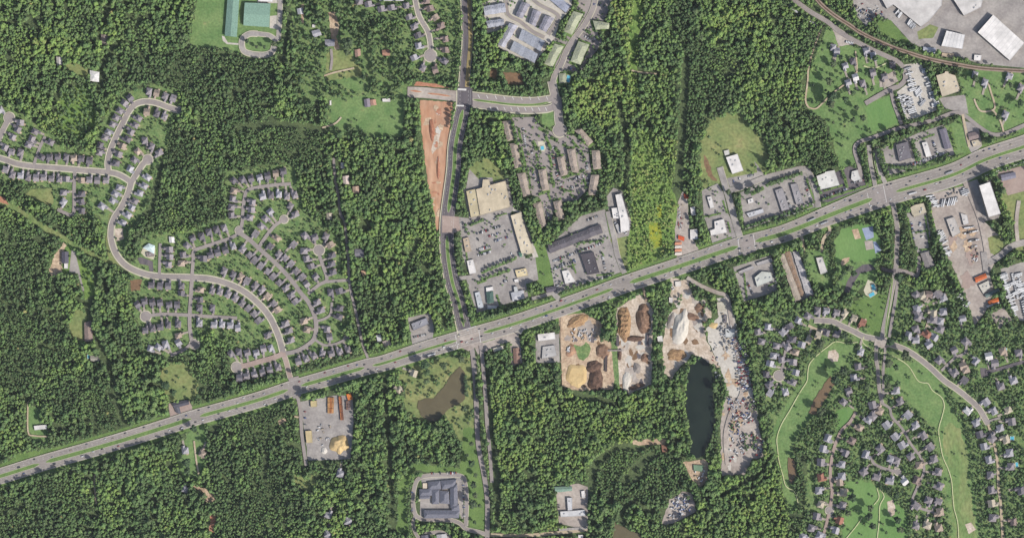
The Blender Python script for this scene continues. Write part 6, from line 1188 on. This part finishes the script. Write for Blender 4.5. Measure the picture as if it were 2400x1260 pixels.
def tree_mesh(kind, seed):
    """trunk, a few limbs, and a crown of uneven leaf clumps with loose leaf sprays between them; unit: crown radius 1, height ~2.6"""
    r = random.Random(seed); mb = MB()
    H = 2.5 if kind == 'broad' else 3.2
    n = 6; vs = []
    for j, (z, rad) in enumerate(((0, .13), (.8, .09), (H*.75, .04))): vs += [(math.cos(6.283*i/n)*rad, math.sin(6.283*i/n)*rad, z) for i in range(n)]
    mb.add(vs, [(j*n+i, j*n+(i+1)%n, (j+1)*n+(i+1)%n, (j+1)*n+i) for j in range(2) for i in range(n)], 1)
    for k in range(4):
        a = k*1.6 + r.random(); p = Vector((0, 0, .9 + .15*k)); q = Vector((math.cos(a)*.6, math.sin(a)*.6, 1.5 + .15*k)); s = .035
        mb.add([(p.x-s,p.y,p.z),(p.x+s,p.y,p.z),(p.x,p.y+s,p.z),(q.x,q.y,q.z)], [(0,1,3),(1,2,3),(2,0,3)], 1)
    cl = []
    if kind == 'broad':
        for k in range(13):
            a = k*2.4 + r.random(); rr = math.sqrt((k+.3)/13) * .72; z = 1.25 + (1 - rr*rr) * .95 + r.uniform(-.22, .22); cl.append((math.cos(a)*rr, math.sin(a)*rr, z, r.uniform(.26, .42)))
        cl.append((0, 0, 1.5, .5))
    else:
        for k in range(12): t = k/11; a = k*2.4; rr = (1-t)*.55; cl.append((math.cos(a)*rr, math.sin(a)*rr, .7 + t*2.4, .42*(1-t) + .14))
    for (cx, cy, cz, s) in cl:
        sd = r.random()*40; V, F = (JV, JF) if s < .3 else (IV, IF)
        P = []
        for v in V:
            d = 1 + .5*noise.noise(v*1.9 + Vector((sd, 0, 0))) + .28*noise.noise(v*5 + Vector((0, sd, 0))); P.append((cx + v.x*s*d, cy + v.y*s*d, cz + v.z*s*d*.85))
        mb.add(P, F, 0)
    for k in range(90):       # loose leaf sprays that break the outline
        cx, cy, cz, s = r.choice(cl); d = Vector((r.gauss(0,1), r.gauss(0,1), r.gauss(0,.8))).normalized(); c = Vector((cx, cy, cz)) + d*s*r.uniform(1.0, 1.25); u = Vector((r.gauss(0,1), r.gauss(0,1), r.gauss(0,.6))).normalized()*r.uniform(.05,.1); w = d.cross(u).normalized()*u.length
        mb.add([tuple(c-u), tuple(c+w), tuple(c+u*1.2)], [(0,1,2)], 0)
    return mb.mesh('tree', [FOL, M['bark']])
TM = [tree_mesh('broad', s) for s in range(7)] + [tree_mesh('conifer', 50)]
NT = [0]; protos = {}
SMALLT = []
def tree(x, y, r_, tint, label, group, idx=None, hs=1.0, name=None):
    i = rt_.randrange(7) if idx is None else idx
    if NT[0] >= 300: SMALLT.append((x, y, r_, tint, hs)); return
    o = newobj(name or ('conifer_tree' if i == 7 else 'tree'), TM[i]); o.location = W(x, y, 0.2); o.rotation_euler = (0, 0, rt_.uniform(0, 6.28)); o.scale = (r_, r_, r_*hs); o['tint'] = float(tint)
    o['label'] = label; o['category'] = 'tree'; 
    if group: o['group'] = group
    protos.setdefault(i, o); NT[0] += 1; disc(x, y, r_*.8, DENS, 0)
def hit(x, y): return DENS[int(y + OY), int(x + OX)]
SHARP = [ # lone trees: x, y, crown radius, tint, label
 (1973,869,12,.08,'very dark spreading tree at the fairway edge, upper one'),(1956,890,12,.05,'darkest round tree beside the muddy golf pond'),(1922,960,11,.05,'big dark tree at the lower end of the muddy golf pond'),(2005,897,7,.15,'dark round tree between houses east of the golf pond'),(2029,905,8,.15,'dark round tree west of the parkway tail'),
 (2074,883,8,.12,'dark tree east of the parkway tail, upper one'),(2079,903,9,.12,'dark tree east of the parkway tail, middle one'),(2084,941,9,.12,'dark tree at the parkway tail fork'),(2102,897,8,.15,'dark tree on the left rim of the eastern fairway'),
 (1941,192,10,.1,'dark tree above the biggest clump in the pasture'),(1947,228,14,.06,'biggest dark clump standing in the pasture'),(1944,246,11,.08,'lower half of the dark pasture clump'),(2006,254,7,.12,'dark tree in the pasture left of the mown field'),(1998,282,7,.1,'round dark tree at the pasture bottom, left of the pair'),(2020,277,8,.1,'round dark tree at the pasture bottom, right of the pair'),(1952,288,4,.15,'tiny tree in the lower pasture'),(1905,201,4,.15,'tiny tree in the upper loop lawn'),(1903,241,4,.15,'tiny tree in the lower loop lawn'),
 (1980,234,8,.12,'dark tree right of the dark pasture clump'),(1997,219,7,.15,'dark tree below the grey farmhouse lane'),(1951,152,8,.14,'dark tree above the farm lane loop'),(1969,137,7,.14,'dark tree left of the sandy farm shed'),(2050,137,8,.15,'dark tree inside the farm crescent drive'),(2043,210,5,.2,'small tree by the farm road, right one'),(2023,218,6,.2,'small tree by the farm road, left one'),(2345,252,5,.15,'small dark tree in the village green fork'),(2338,275,8,.1,'dark tree by the village green south house'),(2389,242,9,.14,'dark tree at the village green east edge'),(2284,184,8,.1,'dark tree under the northern village shed'),(2367,201,6,.2,'small tree in the middle of the village green'),
 (580,98,6,.14,'dark tree on the west tip of the school oval'),(602,111,5,.16,'left small tree inside the school oval'),(621,111,5,.16,'right small tree inside the school oval'),(642,105,7,.14,'dark tree on the east tip of the school oval'),(817,106,15,.12,'huge dark tree north of the olive field'),(815,124,9,.14,'dark tree right under the huge dark tree'),
 (390,870,6,.16,'small dark tree in the pale field, upper left'),(391,900,11,.12,'large dark tree at the pale field west side'),(407,918,9,.14,'dark tree right of the large pale field tree'),(412,894,3,.2,'tiny bush in the pale field'),(440,1082,11,.1,'big dark tree in the lawn below the highway'),(440,1101,9,.14,'dark tree below the big lawn tree'),(456,1002,9,.1,'dark tree between highway and small lawn'),
 (1082,841,9,.1,'dark tree above the pond tip'),(1040,855,10,.16,'dark tree left of the pond tip'),(1024,840,6,.14,'small dark tree by the highway above the pond'),(998,853,12,.16,'broad tree in the pond meadow top'),(1001,872,9,.3,'green tree in the pond meadow middle'),(1000,892,8,.25,'green tree above the pond bank'),(1088,956,9,.12,'dark tree right of the pond bottom'),
 (1105,1038,6,.1,'small dark tree in the verge, highest one above the care home'),(1094,1066,5,.15,'tiny tree in the verge above the care home'),(1106,1084,9,.15,'dark tree in the verge above the care home'),(1115,1112,6,.15,'dark tree by the care home ring, top right'),(1110,1134,9,.12,'dark tree beside the care home, second down'),(1114,1158,8,.14,'dark tree beside the care home, third down'),(1109,1179,11,.1,'largest dark tree beside the care home'),(1124,1183,5,.15,'small tree right of the largest care home tree'),(1113,1222,5,.18,'small tree near the care home gate'),
 (1988,628,10,.1,'dark tree below the ball field'),(1975,640,7,.15,'dark tree by the sandy play area'),(2000,640,8,.12,'dark tree inside the curved park car park'),(1968,650,7,.12,'dark tree west of the curved park car park'),(2104,650,12,.08,'very dark tree where the parkway forks'),(2083,801,10,.05,'near-black tree right of the parkway crossing'),(2117,792,9,.1,'dark tree north-east of the parkway crossing'),(2118,832,13,.07,'dark tree pair south of the diagonal road start'),(2079,850,11,.08,'dark tree below the parkway crossing, left one'),(2098,859,8,.1,'dark tree below the parkway crossing, right one'),
 (1918,805,13,.06,'near-black tree beside the golf path bend'),(1976,785,10,.08,'dark tree right of the sandy-roofed trio'),(2007,812,8,.1,'dark tree right where the golf paths meet'),(1993,1163,11,.06,'near-black tree in the lower fairway, left'),(2038,1188,9,.08,'dark tree between the lower golf paths, upper'),(2034,1208,10,.06,'dark tree between the lower golf paths, middle'),(2043,1230,9,.08,'dark tree between the lower golf paths, lower'),(2080,1147,7,.1,'dark tree at the top of the lower bunker fairway'),(2098,1160,8,.1,'dark oval tree above the pale bunker'),(2101,1216,10,.06,'near-black tree below the pale bunker'),(2108,1238,9,.08,'dark tree at the fairway bottom'),(1986,1200,8,.12,'dark tree on the lower fairway left rim'),
 (1706,450,7,.14,'dark tree at the business road bend'),(1750,448,9,.12,'dark tree at the business park top'),(1775,444,9,.16,'second dark tree at the business park top'),(1722,462,6,.12,'dark tree along the business road, upper'),(1727,478,6,.12,'dark tree along the business road, lower')]
for x, y, r_, t, lb in SHARP: tree(x, y, r_, t*.6, lb, None, hs=1.25)
TROWS = [ # rows of planted trees
 ('along the avenue east verge above the crossing',1116,14,1110,198,17,4.2,.1),('along the avenue west verge above the crossing',1070,100,1066,195,9,3.4,.3),('along the highway lawn below the shops',1184,726,1244,708,7,5,.14),('between mall car park and its top lane',1104,528,1130,516,5,4.2,.3),('left of the mall car park',1091,528,1097,546,3,4.6,.2),
 ('across the mall car park bottom',1136,634,1208,604,9,4.4,.3),('below the mall car park bottom lane',1130,652,1190,632,7,4.2,.3),('in the avenue lower median',1068,692,1088,752,4,4.6,.14),('on the avenue east verge below the mall gate',1076,548,1082,630,8,6,.22),('beside the avenue corner shops',1096,668,1104,722,5,4.5,.2),('along the retail frontage',1330,672,1422,652,7,4,.3),('in the retail car park top row',1340,572,1412,566,6,3.6,.3),
 ('along the business park frontage',1752,530,1815,510,8,5,.22),('on the east business frontage',1820,508,1906,474,10,4.4,.2),('along the business park back road',1796,434,1876,406,10,5.5,.2),('beside the twin office lane',2013,352,2038,428,9,4.6,.2),('round the dark office corner',2052,338,2064,376,4,7,.12),('along the northern office frontage',2068,392,2140,392,9,5,.18),('right of the dark office',2138,330,2150,372,5,5.5,.25),
 ('along the parkway west verge',2078,690,2070,722,4,3,.2),('on the small road by the pond, west verge',1090,880,1094,925,7,5,.1),('on the small road by the pond, east verge',1116,880,1119,930,9,4.4,.1),('beside the store west wall',1908,420,1922,452,4,5,.25)]
for where, x0, y0, x1, y1, n, r_, t in TROWS:
    for k in range(n):
        q = k/(n-1) if n > 1 else 0; end = 'top' if abs(y1-y0) > abs(x1-x0) else 'left'
        tree(x0 + (x1-x0)*q + rt_.uniform(-1,1), y0 + (y1-y0)*q + rt_.uniform(-1,1), r_*rt_.uniform(.85,1.15), t + rt_.uniform(-.04,.08), 'small planted tree, %s from the %s, %s' % (ordn(k), end, where), 'trees ' + where, hs=.85)
for r in ROADS:           # street trees of the estates
    if not r[7]: continue
    acc = 0; k = 0; ln = r[1]
    for i in range(1, len(ln)-1):
        acc += math.hypot(ln[i][0]-ln[i-1][0], ln[i][1]-ln[i-1][1])
        if acc > 27 and ln[i][0] > 4:
            acc = 0; dx, dy = ln[i+1][0]-ln[i-1][0], ln[i+1][1]-ln[i-1][1]; l = math.hypot(dx, dy); s = 1 if k % 2 else -1; o_ = r[6](i)/2 + r[4] + 3.2
            x, y = ln[i][0] - dy/l*o_*s, ln[i][1] + dx/l*o_*s
            if min(np.hypot(FP[:,0]-x, FP[:,1]-y) - FWD) > 1.5: tree(x, y, 2.9, .16, 'small round kerbside tree, %s along %s' % (ordn(k), r[7]), 'kerbside trees on ' + r[7], hs=.9)
            k += 1
# the closed woodland, yard trees and shrubs beyond the first three hundred
pts = []
def vnoise(x, y, s, o=0.0): return noise.noise(Vector((x/s, y/s, o)))
SP = 5.5; yy = -55.0
row = 0
def t_open(x, y): return TINT[int(y + OY), int(x + OX)] < .31
while yy < 1315:
    xx = -62.0 + (SP/2 if row % 2 else 0)
    while xx < 2462:
        x = xx + rt_.uniform(-.42, .42)*SP; y = yy + rt_.uniform(-.42, .42)*SP; xx += SP
        ix, iy = int(x + OX), int(y + OY); d = DENS[iy, ix]
        if d <= 0 or rt_.random() > d: continue
        sz = SIZE[iy, ix]; cl = vnoise(x, y, 26, 3.0); gap = vnoise(x, y, 15, 7.0)
        big_ = vnoise(x, y, 38, 11.0)
        if d > .9 and (gap < -.38 or (big_ < -.36 and gap < .0)): continue                       # openings in the canopy
        r_ = (3.5 + 1.0*cl + rt_.uniform(-.9, 1.1)) * (1 + (.42*vnoise(x, y, 95, 21.0) if d > .9 else 0)) * (.45 + .55*sz)
        if sz >= .95 and rt_.random() < .08: r_ *= 1.5
        if t_open(x, y): r_ *= .8
        if DENS[int(y + OY), int(x + r_*.8 + OX)] == 0 and d < .9 and rt_.random() < .5: r_ *= .7
        t = TINT[iy, ix] + .36*vnoise(x, y, 75, 1.0) + .24*vnoise(x, y, 18, 5.0) + rt_.gauss(0, .09)
        if d > .9: t = max(t, .17 + .1*rt_.random())
        if d < .9 and TINT[iy, ix] < .7: t = .26 + rt_.gauss(0, .1)
        t = min(t, .86)
        if rt_.random() < .0012: t = 1.0
        pts.append((x, y, max(1.6, r_), min(1, max(0, t)), rt_.randrange(7) if rt_.random() > .06 else 7, rt_.uniform(1.2, 1.85) if sz > .95 else rt_.uniform(.9, 1.25)))
    yy += SP*.9; row += 1
# the largest crowns stay trees of their own, told apart by the nearest landmark
big = sorted([p for p in pts if p[2] > 4 and 10 < p[0] < 2390 and 10 < p[1] < 1250], key=lambda p: -p[2])
DIRN = ['east','south-east','south','south-west','west','north-west','north','north-east']; seen = set(); used = set(); taken = []
for p in big:
    if NT[0] >= 300: break
    if any((p[0]-q[0])**2 + (p[1]-q[1])**2 < 900 for q in taken): continue
    b = min(BLD, key=lambda b: (b[1]-p[0])**2 + (b[2]-p[1])**2); dd = math.hypot(b[1]-p[0], b[2]-p[1]); nm = b[0]
    if len(nm.split()) > 8 or ',' in nm: nm = ' '.join(nm.split(',')[0].split()[:8])
    dr = DIRN[int(round(math.atan2(p[1]-b[2], p[0]-b[1]) / (math.pi/4))) % 8]; tn = 'dark' if p[3] < .3 else ('bright' if p[3] > .55 else 'mid')
    key = (nm, dr)
    if key in seen or dd > 260: continue
    seen.add(key); used.add(id(p)); taken.append(p)
    tree(p[0], p[1], p[2], p[3], 'large %s green woodland crown standing %s of the %s' % (tn, dr, nm), 'woodland crowns', idx=p[4], hs=p[5])
pts = [p for p in pts if id(p) not in used] + [(x, y, r_, t, rt_.randrange(7), hs) for (x, y, r_, t, hs) in SMALLT]
me = bpy.data.meshes.new('woodland'); n = len(pts)
me.from_pydata([tuple(W(p[0], p[1], 0.2)) for p in pts], [], [])
a = me.attributes.new('scl', 'FLOAT_VECTOR', 'POINT'); a.data.foreach_set('vector', [c for p in pts for c in (p[2], p[2], p[2]*p[5])])
a = me.attributes.new('tint', 'FLOAT', 'POINT'); a.data.foreach_set('value', [p[3] for p in pts])
a = me.attributes.new('rotz', 'FLOAT_VECTOR', 'POINT'); a.data.foreach_set('vector', [c for p in pts for c in (0, 0, rt_.uniform(0, 6.28))])
a = me.attributes.new('kindx', 'INT', 'POINT'); a.data.foreach_set('value', [p[4] for p in pts])
wood = newobj('woodland', me, None, kind='stuff', label='broadleaf woodland and yard trees too many to count, filling every gap between lawns, roads and roofs'[:90], category='trees')
for i in range(8):
    if i not in protos:
        p = big[i * 7 + 3]; o = newobj('tree', TM[i]); protos[i] = o; o.location = W(p[0], p[1], .2); o.scale = (p[2],)*3; o['tint'] = .3; o['label'] = 'dark woodland tree near the %s' % BLD[i][0][:40]; o['category'] = 'tree'
ng = bpy.data.node_groups.new('plant_trees', 'GeometryNodeTree'); ng.interface.new_socket('Geometry', in_out='INPUT', socket_type='NodeSocketGeometry'); ng.interface.new_socket('Geometry', in_out='OUTPUT', socket_type='NodeSocketGeometry')
gn = ng.nodes; gl = ng.links; gi = gn.new('NodeGroupInput'); go = gn.new('NodeGroupOutput')
iop = gn.new('GeometryNodeInstanceOnPoints'); gtg = gn.new('GeometryNodeGeometryToInstance')
for i in reversed(range(8)):
    oi = gn.new('GeometryNodeObjectInfo'); oi.inputs['Object'].default_value = protos[i]; oi.transform_space = 'ORIGINAL'; oi.inputs['As Instance'].default_value = False
    gl.new(oi.outputs['Geometry'], gtg.inputs[0])
def attr(nm, ty):
    a_ = gn.new('GeometryNodeInputNamedAttribute'); a_.data_type = ty; a_.inputs['Name'].default_value = nm; return a_.outputs['Attribute']
gl.new(gi.outputs[0], iop.inputs['Points']); gl.new(gtg.outputs[0], iop.inputs['Instance']); iop.inputs['Pick Instance'].default_value = True
gl.new(attr('kindx', 'INT'), iop.inputs['Instance Index']); gl.new(attr('scl', 'FLOAT_VECTOR'), iop.inputs['Scale']); gl.new(attr('rotz', 'FLOAT_VECTOR'), iop.inputs['Rotation'])
gl.new(iop.outputs[0], go.inputs[0])
md = wood.modifiers.new('plant_trees', 'NODES'); md.node_group = ng
print('houses', NH[0], 'vehicles', NC[0], 'extra', len(EXTRA), 'trees', NT[0], 'wood points', n, 'objects', len(bpy.data.objects))
